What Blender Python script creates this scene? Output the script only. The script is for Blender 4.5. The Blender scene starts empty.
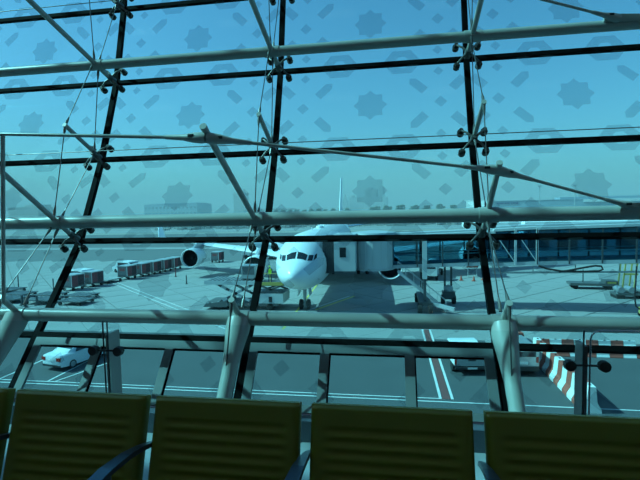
import bpy, bmesh, math, random
from mathutils import Vector, Matrix, Quaternion
random.seed(7)
PI = math.pi
LAMP_W = 2.8
SC = bpy.context.scene
COL = SC.collection
ZA = -8.7                                   # apron level, the lounge floor is z = 0

# ------------------------------------------------------------------ camera
cam_d = bpy.data.cameras.new('camera'); cam = bpy.data.objects.new('camera', cam_d); COL.objects.link(cam)
cam_d.sensor_fit = 'HORIZONTAL'; cam_d.sensor_width = 36.0; cam_d.lens = 36.0 * 450.0 / 640.0
cam_d.clip_start = 0.05; cam_d.clip_end = 9000
fw = Vector((-0.1548129, 0.9856113, -0.06784784)); up = Vector((0.00962572, 0.07017736, 0.99748809)); rt = Vector((0.98789691, 0.15377094, -0.02035158))
cam.matrix_world = Matrix(((rt.x, up.x, -fw.x, 0), (rt.y, up.y, -fw.y, 0), (rt.z, up.z, -fw.z, 1.5), (0, 0, 0, 1)))
SC.camera = cam

# ------------------------------------------------------------------ sky, sun, exposure
TOSUN = Vector((-0.72, -0.08, 0.69)).normalized()
w = bpy.data.worlds.new('sky'); SC.world = w; w.use_nodes = True
nt = w.node_tree; nt.nodes.clear()
out = nt.nodes.new('ShaderNodeOutputWorld'); bg = nt.nodes.new('ShaderNodeBackground')
sky = nt.nodes.new('ShaderNodeTexSky'); sky.sky_type = 'NISHITA'; sky.sun_disc = False
sky.sun_elevation = math.asin(TOSUN.z); sky.sun_rotation = math.atan2(TOSUN.x, TOSUN.y)
sky.air_density = 1.0; sky.dust_density = 1.6; sky.ozone_density = 1.5; sky.altitude = 0
nt.links.new(sky.outputs[0], bg.inputs[0]); nt.links.new(bg.outputs[0], out.inputs[0])
bg.inputs[1].default_value = 0.182
sun_d = bpy.data.lights.new('sun', 'SUN'); sun_d.energy = 6.5; sun_d.angle = 0.009; sun_d.color = (1, 0.95, 0.86)
sun = bpy.data.objects.new('sun', sun_d); COL.objects.link(sun); sun.location = (-60, 20, 60)
sun.rotation_mode = 'QUATERNION'; sun.rotation_quaternion = TOSUN.to_track_quat('Z', 'Y')
vs = SC.view_settings; vs.view_transform = 'Standard'; vs.look = 'None'; vs.gamma = 1.0; vs.use_curve_mapping = False
vs.exposure = 0.0
SC.cycles.max_bounces = 8; SC.cycles.volume_bounces = 2; SC.cycles.transparent_max_bounces = 40; SC.cycles.caustics_reflective = False; SC.cycles.caustics_refractive = False

# ------------------------------------------------------------------ materials
def mat(name, col, rough=0.6, metal=0.0, var=0.12, scale=6.0, bump=0.0, spec=0.5, col2=None, emit=None, coord='Object'):
    m = bpy.data.materials.new(name); m.use_nodes = True
    n = m.node_tree; b = n.nodes['Principled BSDF']
    b.inputs['Roughness'].default_value = rough; b.inputs['Metallic'].default_value = metal
    b.inputs['Specular IOR Level'].default_value = spec
    t = n.nodes.new('ShaderNodeTexCoord'); no = n.nodes.new('ShaderNodeTexNoise'); no.inputs['Scale'].default_value = scale
    no.inputs['Detail'].default_value = 4
    n.links.new(t.outputs[coord], no.inputs['Vector'])
    mx = n.nodes.new('ShaderNodeMix'); mx.data_type = 'RGBA'
    c2 = col2 or tuple(max(0, c * (1 - var)) for c in col)
    c1 = col if col2 else tuple(min(1, c * (1 + var)) for c in col)
    mx.inputs[6].default_value = (*c1, 1); mx.inputs[7].default_value = (*c2, 1)
    n.links.new(no.outputs['Fac'], mx.inputs[0]); n.links.new(mx.outputs[2], b.inputs['Base Color'])
    if bump:
        bp = n.nodes.new('ShaderNodeBump'); bp.inputs['Strength'].default_value = bump; bp.inputs['Distance'].default_value = 0.02
        n.links.new(no.outputs['Fac'], bp.inputs['Height']); n.links.new(bp.outputs[0], b.inputs['Normal'])
    return m

def glass(name, tint, gloss=0.05, rough=0.02, diff=None, dfac=0.0):
    m = bpy.data.materials.new(name); m.use_nodes = True
    n = m.node_tree; n.nodes.clear()
    o = n.nodes.new('ShaderNodeOutputMaterial'); tr = n.nodes.new('ShaderNodeBsdfTransparent'); tr.inputs[0].default_value = (*tint, 1)
    gl = n.nodes.new('ShaderNodeBsdfGlossy'); gl.inputs['Roughness'].default_value = rough; gl.inputs[0].default_value = (0.8, 0.95, 1, 1)
    lw = n.nodes.new('ShaderNodeLayerWeight'); lw.inputs[0].default_value = 0.25
    ml = n.nodes.new('ShaderNodeMath'); ml.operation = 'MULTIPLY'; ml.inputs[1].default_value = gloss * 4
    n.links.new(lw.outputs['Fresnel'], ml.inputs[0])
    mx = n.nodes.new('ShaderNodeMixShader'); n.links.new(ml.outputs[0], mx.inputs[0]); n.links.new(tr.outputs[0], mx.inputs[1]); n.links.new(gl.outputs[0], mx.inputs[2])
    last = mx
    if dfac:
        df = n.nodes.new('ShaderNodeBsdfDiffuse'); df.inputs[0].default_value = (*diff, 1)
        m2 = n.nodes.new('ShaderNodeMixShader'); m2.inputs[0].default_value = dfac
        n.links.new(mx.outputs[0], m2.inputs[1]); n.links.new(df.outputs[0], m2.inputs[2]); last = m2
    n.links.new(last.outputs[0], o.inputs[0])
    return m

M = {}
M['glass'] = glass('tinted_glass', (0.455, 0.865, 0.935), 0.02)
M['frit'] = glass('printed_frit', (0.77, 0.80, 0.82), 0.0, diff=(0.35, 0.42, 0.45), dfac=0.05)
M['clear'] = glass('clear_glass', (0.93, 0.97, 0.97), 0.03)
M['bridge_glass'] = glass('bridge_glass', (0.54, 0.72, 0.77), 0.04)
M['silicone'] = mat('black_silicone', (0.003, 0.0032, 0.0035), 0.8, spec=0.08)
M['steel'] = mat('painted_steel', (0.40, 0.43, 0.40), 0.35, 0.0, 0.04, 3)
M['frame'] = mat('grey_aluminium', (0.19, 0.21, 0.215), 0.45, 0.0, 0.08, 4)
M['spider'] = mat('cast_spider', (0.16, 0.165, 0.155), 0.4, 0.5, 0.1, 20)
M['knob'] = mat('dark_knob', (0.06, 0.058, 0.054), 0.4, 0.3, 0.1, 20)
M['cable'] = mat('steel_cable', (0.13, 0.135, 0.135), 0.35, 0.6, 0.1, 60)
M['chrome'] = mat('chrome', (0.6, 0.62, 0.63), 0.15, 1.0, 0.05, 10)
M['kerb'] = mat('dark_kerb', (0.10, 0.12, 0.15), 0.5, 0, 0.1, 5)
M['floor'] = mat('polished_stone', (0.36, 0.38, 0.40), 0.22, 0, 0.08, 3)
M['inner_wall'] = mat('plaster', (0.45, 0.44, 0.42), 0.8, 0, 0.05, 2)
M['ceiling'] = mat('ceiling_panel', (0.45, 0.45, 0.44), 0.8, 0, 0.04, 2)
M['olive'] = mat('olive_leather', (0.20, 0.175, 0.011), 0.45, 0, 0.06, 9)
M['seat_edge'] = mat('dark_piping', (0.05, 0.05, 0.01), 0.5)
M['arm'] = mat('brushed_arm', (0.10, 0.13, 0.18), 0.28, 0.7, 0.08, 30)
M['concrete'] = mat('apron_concrete', (0.30, 0.30, 0.29), 0.85, 0, 0.10, 0.25, 0, 0.2)
M['joint'] = mat('joint_sealant', (0.12, 0.12, 0.12), 0.9)
M['asphalt'] = mat('asphalt', (0.10, 0.105, 0.108), 0.85, 0, 0.12, 0.5, 0, 0.2)
M['far_ground'] = mat('far_sandy_ground', (0.36, 0.34, 0.30), 0.95, 0, 0.18, 0.012, 0, 0.1)
M['taxi'] = mat('taxiway_asphalt', (0.17, 0.175, 0.175), 0.9, 0, 0.12, 0.03, 0, 0.1)
M['paint_white'] = mat('white_road_paint', (0.66, 0.66, 0.64), 0.7, 0, 0.1, 2)
M['paint_red'] = mat('red_road_paint', (0.20, 0.07, 0.065), 0.7, 0, 0.1, 2)
M['paint_yellow'] = mat('yellow_road_paint', (0.75, 0.60, 0.12), 0.7, 0, 0.1, 2)
M['plane_white'] = mat('aircraft_white', (0.80, 0.80, 0.80), 0.28, 0, 0.03, 0.8)
M['plane_grey'] = mat('aircraft_grey', (0.42, 0.44, 0.46), 0.35, 0.1, 0.05, 0.8)
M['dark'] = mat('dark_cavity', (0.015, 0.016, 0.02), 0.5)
M['fan'] = mat('fan_blades', (0.05, 0.055, 0.06), 0.4, 0.6, 0.2, 6)
M['window_dark'] = mat('cockpit_glass', (0.02, 0.025, 0.03), 0.08)
M['rubber'] = mat('tyre_rubber', (0.02, 0.02, 0.02), 0.8)
M['bridge_white'] = mat('bridge_panel', (0.50, 0.52, 0.52), 0.5, 0, 0.05, 0.8)
M['bridge_grey'] = mat('bridge_steel', (0.44, 0.47, 0.48), 0.5, 0.2, 0.08, 1)
M['bridge_dark'] = mat('bridge_dark_steel', (0.07, 0.08, 0.085), 0.5, 0.2, 0.1, 1)
M['bellows'] = mat('black_bellows', (0.06, 0.065, 0.07), 0.8, 0, 0.1, 3)
M['interior_blue'] = mat('bridge_interior', (0.16, 0.24, 0.27), 0.7)
M['metal_ulds'] = mat('container_aluminium', (0.55, 0.56, 0.57), 0.35, 0.6, 0.1, 2)
M['red_curtain'] = mat('red_curtain', (0.24, 0.065, 0.07), 0.7, 0, 0.12, 3)
M['dark_red'] = mat('dark_red_curtain', (0.09, 0.045, 0.05), 0.7, 0, 0.12, 3)
M['grey_curtain'] = mat('grey_curtain', (0.13, 0.14, 0.15), 0.7, 0, 0.12, 3)
M['dolly'] = mat('dolly_steel', (0.13, 0.14, 0.14), 0.6, 0.3, 0.2, 2)
M['yellow'] = mat('yellow_paint', (0.45, 0.37, 0.10), 0.5, 0, 0.1, 3)
M['loader_white'] = mat('loader_panel', (0.50, 0.52, 0.52), 0.5, 0, 0.08, 2)
M['hivis'] = mat('hivis_vest', (0.55, 0.85, 0.05), 0.7)
M['cloth_dark'] = mat('dark_workwear', (0.05, 0.06, 0.09), 0.8)
M['skin'] = mat('skin', (0.35, 0.20, 0.13), 0.6)
M['car_white'] = mat('white_car_paint', (0.78, 0.79, 0.80), 0.2, 0, 0.02, 2)
M['car_silver'] = mat('silver_car_paint', (0.48, 0.50, 0.51), 0.25, 0.5, 0.03, 2)
M['car_glass'] = mat('car_window', (0.03, 0.04, 0.05), 0.06)
M['tail_red'] = mat('tail_lamp_red', (0.45, 0.03, 0.02), 0.25)
M['black_plastic'] = mat('black_plastic', (0.03, 0.03, 0.032), 0.5)
M['barrier_red'] = mat('red_barrier', (0.42, 0.10, 0.07), 0.6, 0, 0.12, 3)
M['barrier_white'] = mat('white_barrier', (0.78, 0.77, 0.74), 0.6, 0, 0.06, 3)
M['bldg_blue'] = mat('blue_grey_cladding', (0.30, 0.38, 0.44), 0.7, 0, 0.05, 0.05)
M['bldg_white'] = mat('white_cladding', (0.72, 0.72, 0.70), 0.7, 0, 0.04, 0.05)
M['bldg_sand'] = mat('sand_render', (0.45, 0.42, 0.38), 0.8, 0, 0.06, 0.05)
M['bldg_win'] = mat('distant_window', (0.08, 0.10, 0.12), 0.3)
M['foliage'] = mat('date_palm_foliage', (0.06, 0.09, 0.04), 0.9, 0, 0.3, 0.3)
M['trunk'] = mat('tree_trunk', (0.12, 0.09, 0.06), 0.9)
M['orange'] = mat('orange_plastic', (0.50, 0.10, 0.06), 0.6)
M['navy'] = mat('navy_lettering', (0.04, 0.06, 0.16), 0.6)

# ------------------------------------------------------------------ mesh helpers
class MB:
    def __init__(s): s.v = []; s.f = []
    def add(s, vs_, fs_):
        k = len(s.v); s.v += [tuple(x) for x in vs_]; s.f += [tuple(i + k for i in f) for f in fs_]; return s
    def hexa(s, p):
        return s.add(p, [(0, 3, 2, 1), (4, 5, 6, 7), (0, 1, 5, 4), (1, 2, 6, 5), (2, 3, 7, 6), (3, 0, 4, 7)])
    def box(s, c, d, rot=None):
        x, y, z = d[0] / 2, d[1] / 2, d[2] / 2; c = Vector(c)
        pts = [Vector(q) for q in ((-x, -y, -z), (x, -y, -z), (x, y, -z), (-x, y, -z), (-x, -y, z), (x, -y, z), (x, y, z), (-x, y, z))]
        if rot is not None: pts = [rot @ q for q in pts]
        return s.hexa([c + q for q in pts])
    def bb(s, x0, x1, y0, y1, z0, z1):
        return s.box(((x0 + x1) / 2, (y0 + y1) / 2, (z0 + z1) / 2), (x1 - x0, y1 - y0, z1 - z0))
    def beam(s, p0, p1, wd, ht, upv=(0, 0, 1)):
        p0, p1 = Vector(p0), Vector(p1); d = (p1 - p0).normalized(); u = Vector(upv)
        if abs(d.dot(u)) > 0.98: u = Vector((0, 1, 0))
        sx = d.cross(u).normalized(); u = sx.cross(d)
        a = sx * wd / 2; b = u * ht / 2
        return s.hexa([p0 - a - b, p0 + a - b, p1 + a - b, p1 - a - b, p0 - a + b, p0 + a + b, p1 + a + b, p1 - a + b])
    def rings(s, rs, cap0=True, cap1=True):
        n = len(rs[0]); k = len(s.v); s.v += [tuple(q) for r in rs for q in r]
        for i in range(len(rs) - 1):
            for j in range(n):
                a = k + i * n + j; b = k + i * n + (j + 1) % n
                s.f.append((a, b, b + n, a + n))
        if cap0: s.f.append(tuple(k + j for j in reversed(range(n))))
        if cap1: s.f.append(tuple(k + (len(rs) - 1) * n + j for j in range(n)))
        return s
    def tube(s, path, r, n=8, cap=True):
        path = [Vector(p) for p in path]; rr = r if isinstance(r, (list, tuple)) else [r] * len(path)
        d0 = (path[1] - path[0]).normalized(); u = Vector((0, 0, 1)) if abs(d0.z) < 0.9 else Vector((1, 0, 0))
        a = d0.cross(u).normalized(); rs = []
        for i, p in enumerate(path):
            d = (path[min(i + 1, len(path) - 1)] - path[max(i - 1, 0)]).normalized()
            a = (a - d * a.dot(d)).normalized(); b = d.cross(a)
            rs.append([p + (a * math.cos(2 * PI * j / n) + b * math.sin(2 * PI * j / n)) * rr[i] for j in range(n)])
        return s.rings(rs, cap, cap)
    def cyl(s, p0, p1, r0, r1=None, n=12):
        return s.tube([p0, p1], [r0, r0 if r1 is None else r1], n)
    def prism(s, pts, ext):
        ext = Vector(ext); pts = [Vector(p) for p in pts]
        return s.rings([pts, [p + ext for p in pts]])
    def ball(s, c, r, nu=10, nv=6):
        c = Vector(c); rx, ry, rz = r if isinstance(r, (tuple, list)) else (r, r, r); rs = []
        for i in range(nv + 1):
            th = PI * (0.02 + 0.96 * i / nv)
            rs.append([c + Vector((rx * math.sin(th) * math.cos(2 * PI * j / nu), ry * math.sin(th) * math.sin(2 * PI * j / nu), -rz * math.cos(th))) for j in range(nu)])
        return s.rings(rs)
    def mesh(s, name, material, smooth=None):
        me = bpy.data.meshes.new(name); me.from_pydata(s.v, [], s.f); me.validate(); 
        bm = bmesh.new(); bm.from_mesh(me); bmesh.ops.recalc_face_normals(bm, faces=bm.faces); bm.to_mesh(me); bm.free()
        if smooth:
            me.polygons.foreach_set('use_smooth', [True] * len(me.polygons)); me.set_sharp_from_angle(angle=math.radians(smooth))
        me.materials.append(M[material]); me.update(); return me
    def build(s, name, material, parent=None, smooth=None, loc=None):
        return link(name, s.mesh(name, material, smooth), parent, loc)

def link(name, me, parent=None, loc=None, mw=None):
    o = bpy.data.objects.new(name, me); COL.objects.link(o)
    if parent: o.parent = parent
    if loc: o.location = loc
    if mw is not None: o.matrix_local = mw
    return o
def tag(o, label, cat, group=None):
    o['label'] = label; o['category'] = cat
    if group: o['group'] = group
    return o
def struct(o, label=None):
    o['kind'] = 'structure'
    if label: o['label'] = label
    return o
def thing(name, loc, label, cat, rz=0.0, group=None):
    o = bpy.data.objects.new(name, None); COL.objects.link(o); o.location = loc; o.rotation_euler = (0, 0, rz); o.empty_display_size = 0.2
    return tag(o, label, cat, group)
def holder(name, label=None):
    o = bpy.data.objects.new(name, None); COL.objects.link(o); return struct(o, label)
def dup(root, loc=None, rz=None, label=None):
    def cp(o, par):
        c = o.copy(); COL.objects.link(c); c.parent = par
        for ch in o.children: cp(ch, c)
        return c
    r = cp(root, None)
    if loc is not None: r.location = loc
    if rz is not None: r.rotation_euler = (0, 0, rz)
    if label: r['label'] = label
    return r
def plan(lat, depth):                        # metres to the right of / along the camera's plan heading -> world x, y
    return (0.9879 * lat - 0.1552 * depth, 0.1552 * lat + 0.9879 * depth)

# ================================================================== SETTING: lounge shell
X0, X1 = -19.5, 10.0
FEDGE = 2.86                                  # floor edge under the glass
struct(MB().bb(X0, X1, -9, FEDGE, -0.35, 0).build('floor', 'floor'), 'polished grey stone floor of the departure lounge')
struct(MB().bb(X0, X1, -9, 1.10, 10.92, 11.15).build('ceiling', 'ceiling'), 'pale high ceiling above the lounge')
struct(MB().bb(X0, X1, -9.3, -9, -0.35, 11.15).build('wall_back', 'inner_wall'), 'plain plaster wall behind the viewer')
struct(MB().bb(X1, X1 + 0.3, -9.3, 2.3, 0, 11.15).build('wall_right', 'inner_wall'), 'plain plaster end wall of the lounge')
struct(MB().bb(X0 - 0.3, X0, -9.3, 2.3, 0, 11.15).build('wall_left', 'inner_wall'), 'plain plaster end wall of the lounge')
struct(MB().bb(X0, X1, FEDGE - 0.10, FEDGE + 0.10, 0, 0.14).build('baseboard_front', 'kerb'), 'dark low kerb along the foot of the glass')
struct(MB().bb(X0, X1, 2.3, 2.6, ZA, -0.35).build('wall_front', 'inner_wall'), 'outer wall of the terminal under the lounge')

lamp_me = MB().bb(-0.6, 0.6, -0.15, 0.15, -0.06, 0.0).mesh('housing', 'frame')
for x in (-7.5, -4.5, -1.5, 1.5, 4.5):
    for y in (-5.0, -1.5):
        o = thing('ceiling_lamp', (x, y, 10.92), 'long ceiling lamp above the lounge', 'lamp', 0, 'ceiling lamps'); link('housing', lamp_me, o)
        l_ = bpy.data.lights.new('lamp_light', 'AREA'); l_.shape = 'RECTANGLE'; l_.size = 1.1; l_.size_y = 0.25; l_.energy = LAMP_W; l_.color = (1.0, 0.90, 0.72)
        lo = bpy.data.objects.new('lamp_light', l_); COL.objects.link(lo); lo.parent = o; lo.location = (0, 0, -0.075)

# ================================================================== GLASS FACADE
# section of the curved glass wall (y, z), bottom to top; index 1 = row at the low transom
PROF = [(2.855, 0.14), (3.170, 0.541), (3.740, 1.257), (4.123, 2.038), (4.434, 2.865), (4.642, 3.703),
        (4.75, 4.575), (4.76, 5.455), (4.66, 6.33), (4.47, 7.19), (4.18, 8.02), (3.80, 8.82), (3.27, 9.52), (2.62, 10.11), (1.88, 10.58), (1.08, 10.92)]
S = 1.769; U = lambda k: -1.058 + S * k       # mullion positions, k = 0 is the middle one in view
KS = list(range(-10, 7))
NEAR = {-2: 'past the far hotel', -1: 'by the baggage carts', 0: 'by the airliner nose', 1: 'by the jet bridge', 2: 'beyond the equipment trolley'}
def tangent(i):
    a = Vector((0, *PROF[max(i - 1, 0)])); b = Vector((0, *PROF[min(i + 1, len(PROF) - 1)])); return (b - a).normalized()
def normal_in(i):
    t = tangent(i); return Vector((0, -t.z, t.y))

def pane_matrix(k, i):
    a = Vector((0, *PROF[i])); b = Vector((0, *PROF[i + 1])); t = (b - a).normalized(); n = Vector((0, -t.z, t.y)); c = (a + b) / 2
    x = Vector((1, 0, 0))
    # local x along the wall, local y up the pane, local z inwards (towards the room)
    return Matrix(((1, t.x, n.x, U(k) + S / 2), (0, t.y, n.y, c.y), (0, t.z, n.z, c.z), (0, 0, 0, 1))), (b - a).length
def poly(pts, mb, z=0.0085):
    k = len(mb.v); mb.v += [(x, y, z) for x, y in pts]; mb.f.append(tuple(range(k, k + len(pts))))
def frit(h, half=True):
    mb = MB(); hy = h / 2
    star = []
    for j in range(16):
        r = 0.155 if j % 2 == 0 else 0.119; a = PI * j / 8 + PI / 2
        star.append((r * math.cos(a), r * math.sin(a)))
    poly(star, mb)
    def bar(cx, cy, L, Wd, ang, tip):
        pts = [(-L / 2, -Wd / 2), (L / 2 - Wd * 0.5, -Wd / 2), (L / 2, 0), (L / 2 - Wd * 0.5, Wd / 2), (-L / 2, Wd / 2)] if tip else [(-L / 2, -Wd / 2), (L / 2, -Wd / 2), (L / 2, Wd / 2), (-L / 2, Wd / 2)]
        ca, sa = math.cos(ang), math.sin(ang)
        poly([(cx + x * ca - y * sa, cy + x * sa + y * ca) for x, y in pts], mb)
    for sx in (-1, 1):
        for sy in (-1, 1):
            bar(sx * 0.43, sy * 0.19, 0.19, 0.082, math.atan2(sy, -sx) , True)
            bar(sx * 0.795, sy * 0.19, 0.15, 0.085, math.atan2(sy, sx), False)
            bar(sx * 0.625, sy * 0.325, 0.066, 0.066, PI / 4, False)
            cx = sx * 0.295; e = hy - 0.022
            oc = [(-0.165, e), (-0.155, hy - 0.035), (-0.085, hy - 0.122), (0.085, hy - 0.122), (0.155, hy - 0.035), (0.165, e)]
            ic = [(-0.055, e), (-0.05, hy - 0.035), (-0.03, hy - 0.058), (0.03, hy - 0.058), (0.05, hy - 0.035), (0.055, e)]
            for q in range(5): poly([(cx + oc[q][0], sy * oc[q][1]), (cx + oc[q + 1][0], sy * oc[q + 1][1]), (cx + ic[q + 1][0], sy * ic[q + 1][1]), (cx + ic[q][0], sy * ic[q][1])], mb)
        bar(sx * 0.635, 0, 0.082, 0.082, PI / 4, False)
    return mb
pane_mesh = {}; frit_mesh = {}
for i in range(len(PROF) - 1):
    _, h = pane_matrix(0, i)
    pane_mesh[i] = MB().box((0, 0, 0), (S - 0.035, h - 0.025, 0.014)).mesh('glass_pane', 'glass')
    frit_mesh[i] = frit(h).mesh('printed_pattern', 'frit') if i > 0 else None
low = MB()
for x, y, a, kind in ((-0.6, 0.05, PI / 4, 0), (-0.3, -0.12, -PI / 4, 1), (0.3, -0.1, PI / 4, 1), (0.62, 0.06, PI / 4, 0), (-0.78, -0.1, -PI / 4, 1), (0.76, -0.08, PI / 4, 1)):
    L, Wd = ((0.09, 0.09), (0.18, 0.085))[kind]; ca, sa = math.cos(a), math.sin(a)
    poly([(x + p * ca - q * sa, y + p * sa + q * ca) for p, q in ((-L / 2, -Wd / 2), (L / 2, -Wd / 2), (L / 2, Wd / 2), (-L / 2, Wd / 2))], low)
frit_mesh[0] = low.mesh('printed_pattern', 'frit')

wn = 0
for k in KS[:-1]:
    wn += 1
    win = holder('window_%d' % wn, 'bay of tinted point-fixed glass panes with printed stars')
    for i in range(len(PROF) - 1):
        mw, h = pane_matrix(k, i)
        p = link('glass_pane', pane_mesh[i], win, mw=mw)
        link('printed_pattern', frit_mesh[i], p)
    # black sealant joints: one upright on the left edge of the bay, one flat joint per row
    mb = MB(); r0 = []
    for i in range(len(PROF)):
        n = normal_in(i); c = Vector((U(k), *PROF[i]))
        r0.append([c + Vector((-0.025, 0, 0)) + n * 0.012, c + Vector((0.025, 0, 0)) + n * 0.012, c + Vector((0.025, 0, 0)) - n * 0.03, c + Vector((-0.025, 0, 0)) - n * 0.03])
    mb.rings(r0); mb.build('upright_joint', 'silicone', win)
    for i in range(1, len(PROF)):
        n = normal_in(i); t = tangent(i); c = Vector((0, *PROF[i])); hh = 0.019 if i != 1 else 0.020
        q = [c + t * a + n * b for a, b in ((-hh, 0.014), (hh, 0.014), (hh, -0.03), (-hh, -0.03))]
        mb = MB(); mb.rings([[Vector((U(k) + 0.025, v.y, v.z)) for v in q], [Vector((U(k + 1) - 0.025, v.y, v.z)) for v in q]])
        mb.build('level_joint', 'silicone', win)

# openable frames set in the low panes of two bays
def low_frame(k):
    mw, h = pane_matrix(k, 0)
    t = thing('vent_frame', (0, 0, 0), 'grey aluminium frame with two uprights in the low glass ' + ('beside the white sedan' if k == -1 else 'below the docked airliner'), 'window frame')
    t.matrix_world = mw
    hx = S / 2; hy = h / 2
    z = 0.014
    MB().box((0, hy - 0.060, z), (S - 0.07, 0.062, 0.022)).build('top_rail', 'frame', t)
    MB().box((0, hy - 0.096, z - 0.004), (S - 0.07, 0.010, 0.012)).build('inner_gasket', 'silicone', t)
    for x in (-hx + 0.066, hx - 0.066): MB().box((x, -0.02, z), (0.062, h - 0.14, 0.022)).build('side_rail', 'frame', t)
    for x in (-S / 6, S / 6):
        ur = MB().box((x, -0.02, z), (0.066, h - 0.14, 0.022)).build('upright', 'frame', t)
        MB().box((x + 0.038, -0.02, z - 0.004), (0.010, h - 0.15, 0.012)).build('gasket', 'silicone', ur)
    MB().box((0, -hy + 0.03, z), (S - 0.10, 0.05, 0.022)).build('bottom_rail', 'frame', t)
for k in (-1, 0): low_frame(k)

# spider fittings
def spider_proto(i):
    n = normal_in(i); t = tangent(i); x = Vector((1, 0, 0))
    o = bpy.data.objects.new('spider_fitting', None); COL.objects.link(o)
    MB().cyl(n * 0.035, n * 0.15, 0.034, 0.026, 12).build('hub', 'spider', o, 40)
    for sx in (-1, 1):
        for sy in (-1, 1):
            e = x * sx * 0.098 + t * sy * 0.098
            a = MB().tube([n * 0.085, e * 0.5 + n * 0.10, e + n * 0.075], [0.015, 0.010, 0.009], 8).build('arm', 'spider', o, 50)
            MB().cyl(e + n * 0.008, e + n * 0.05, 0.030, 0.030, 14).cyl(e + n * 0.05, e + n * 0.085, 0.020, 0.018, 12).build('clamp_disc', 'knob', a, 40)
    return o
SP_ROWS = (2, 3, 4, 5, 6)
sp_names = {2: 'where the middle steel tube crosses', 3: 'at the short strut between the tubes', 4: 'where the upper steel tube crosses', 5: 'high above the upper steel tube', 6: 'in the topmost joint row'}
for i in SP_ROWS:
    pr = spider_proto(i)
    tag(pr, 'four-armed dark spider fitting ' + sp_names[i], 'glass fitting', 'spider fittings on the glass joints')
    for q, k in enumerate((-2, -1, 0, 1, 2)):
        o = pr if q == 0 else dup(pr)
        o.location = (U(k), *PROF[i]); o['label'] = 'four-armed dark spider fitting ' + sp_names[i] + ' ' + NEAR[k]

# round steel chord tubes, struts, tension rods, cables
T1 = Vector((0, 4.13, 2.955)); T2 = Vector((0, 3.46, 1.434)); T3 = Vector((0, 3.01, 0.745))
def at(u, v): return Vector((u, v.y, v.z))
for v, r, lab in ((T1, 0.044, 'upper horizontal grey steel tube spanning the glass wall'), (T2, 0.052, 'middle horizontal grey steel tube at horizon height'), (T3, 0.050, 'lowest horizontal grey steel tube resting on slanted columns')):
    mb = MB(); mb.tube([at(X0 + 0.4, v), at(X1 - 0.6, v)], r, 20)
    o = mb.build('steel_tube', 'steel', None, 40); tag(o, lab, 'tube')
    for k in (-2, -1, 0, 1, 2):
        MB().tube([at(U(k) - 0.07, v), at(U(k) + 0.07, v)], r + 0.006, 20).build('sleeve', 'steel', o, 40)
# flat seam under the low tube
def strut(u, p_in, p_glass, r, lab, grp, name='steel_strut'):
    a = Vector((u, *p_in)); b = Vector((u, *p_glass)); d = (b - a).normalized()
    o = bpy.data.objects.new(name, None); COL.objects.link(o); tag(o, lab, 'strut', grp); o.location = b
    MB().cyl(a - b, (b - a) * -0.0 , r, r, 14).build('shaft', 'steel', o, 40)
    MB().cyl(a - b - d * 0.012, a - b + d * 0.03, r * 1.05, r * 1.05, 14).build('end_cap', 'steel', o, 40)
    return a
n2 = normal_in(2)
g2 = (3.62, 1.33)
for k, pin in ((-2, (2.62, 1.93)), (-1, (2.58, 2.09)), (0, (2.50, 1.985)), (1, (3.13, 1.775))):
    strut(U(k), pin, g2, 0.0205, 'long slanted grey strut through the middle tube to the tension rod ' + NEAR[k], 'long struts on the middle tube')
for k, pin in ((-2, (2.95, 3.33)), (-1, (2.75, 3.39)), (0, (2.75, 3.39)), (1, (3.60, 3.15))):
    strut(U(k), pin, (4.30, 2.90), 0.022, 'long slanted grey strut rising from the upper tube ' + NEAR[k], 'long struts on the upper tube')
TIP3 = (3.64, 2.285)
for k in (-2, -1, 0, 1, 2):
    strut(U(k), TIP3, (4.03, 2.09), 0.019, 'short grey strut with a free end between the two upper tubes ' + NEAR[k], 'short struts', 'short_strut')
TIPB = (2.86, 0.90)
for k in (-2, -1, 0, 1, 2):
    strut(U(k), TIPB, (3.0, 0.76), 0.020, 'stubby grey strut rising from the lowest tube to a cable end ' + NEAR[k], 'stub struts', 'stub_strut')
TIP5 = (4.05, 3.95)
for k in (-2, -1, 0, 1, 2):
    strut(U(k), TIP5, (4.56, 3.73), 0.019, 'short grey strut near the top pane row ' + NEAR[k], 'short top struts', 'short_strut')

def rod(pts, r, lab, name='tension_rod', clamps=()):
    o = MB().tube(pts, r, 10).build(name, 'steel', None, 40); tag(o, lab, 'rod')
    for p, d in clamps:
        p = Vector(p); d = Vector(d).normalized()
        c = MB()
        c.tube([p + d * a for a in (0.0, 0.03, 0.08, 0.15, 0.26)], [0.030, 0.034, 0.030, 0.018, r * 1.25], 12)
        f = c.build('fork_clamp', 'steel', o, 40)
        q = p + d * 0.085
        MB().box(q + Vector((0, -0.026, 0.008)), (0.035, 0.012, 0.016)).build('slot', 'dark', f)
    return o
A2 = Vector((1.70, 3.44, 1.465)); B2 = Vector((U(1), 3.165, 1.735)); C2 = Vector((U(0), 2.53, 1.93)); D2 = Vector((U(-1), 2.61, 2.05)); E2 = Vector((U(-2) , 2.66, 1.91)); F2 = Vector((-6.2, 3.4, 1.46))
rod([F2, E2, D2, C2, B2, A2], 0.0108, 'bowed grey tension rod joined to the middle tube', clamps=[(C2, D2 - C2), (C2, B2 - C2), (B2, C2 - B2), (B2, A2 - B2), (D2, C2 - D2), (D2, E2 - D2), (A2, B2 - A2)])
A1 = Vector((1.83, 4.06, 2.98)); B1 = Vector((U(1), 3.62, 3.14)); C1 = Vector((U(0), 2.76, 3.37)); D1 = Vector((U(-1), 2.76, 3.37)); F1 = Vector((-6.2, 4.0, 2.97))
rod([F1, Vector((U(-2), 2.95, 3.31)), D1, C1, B1, A1], 0.0108, 'bowed grey tension rod joined to the upper tube', clamps=[(C1, D1 - C1), (C1, B1 - C1), (B1, C1 - B1), (B1, A1 - B1), (A1, B1 - A1)])
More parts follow.
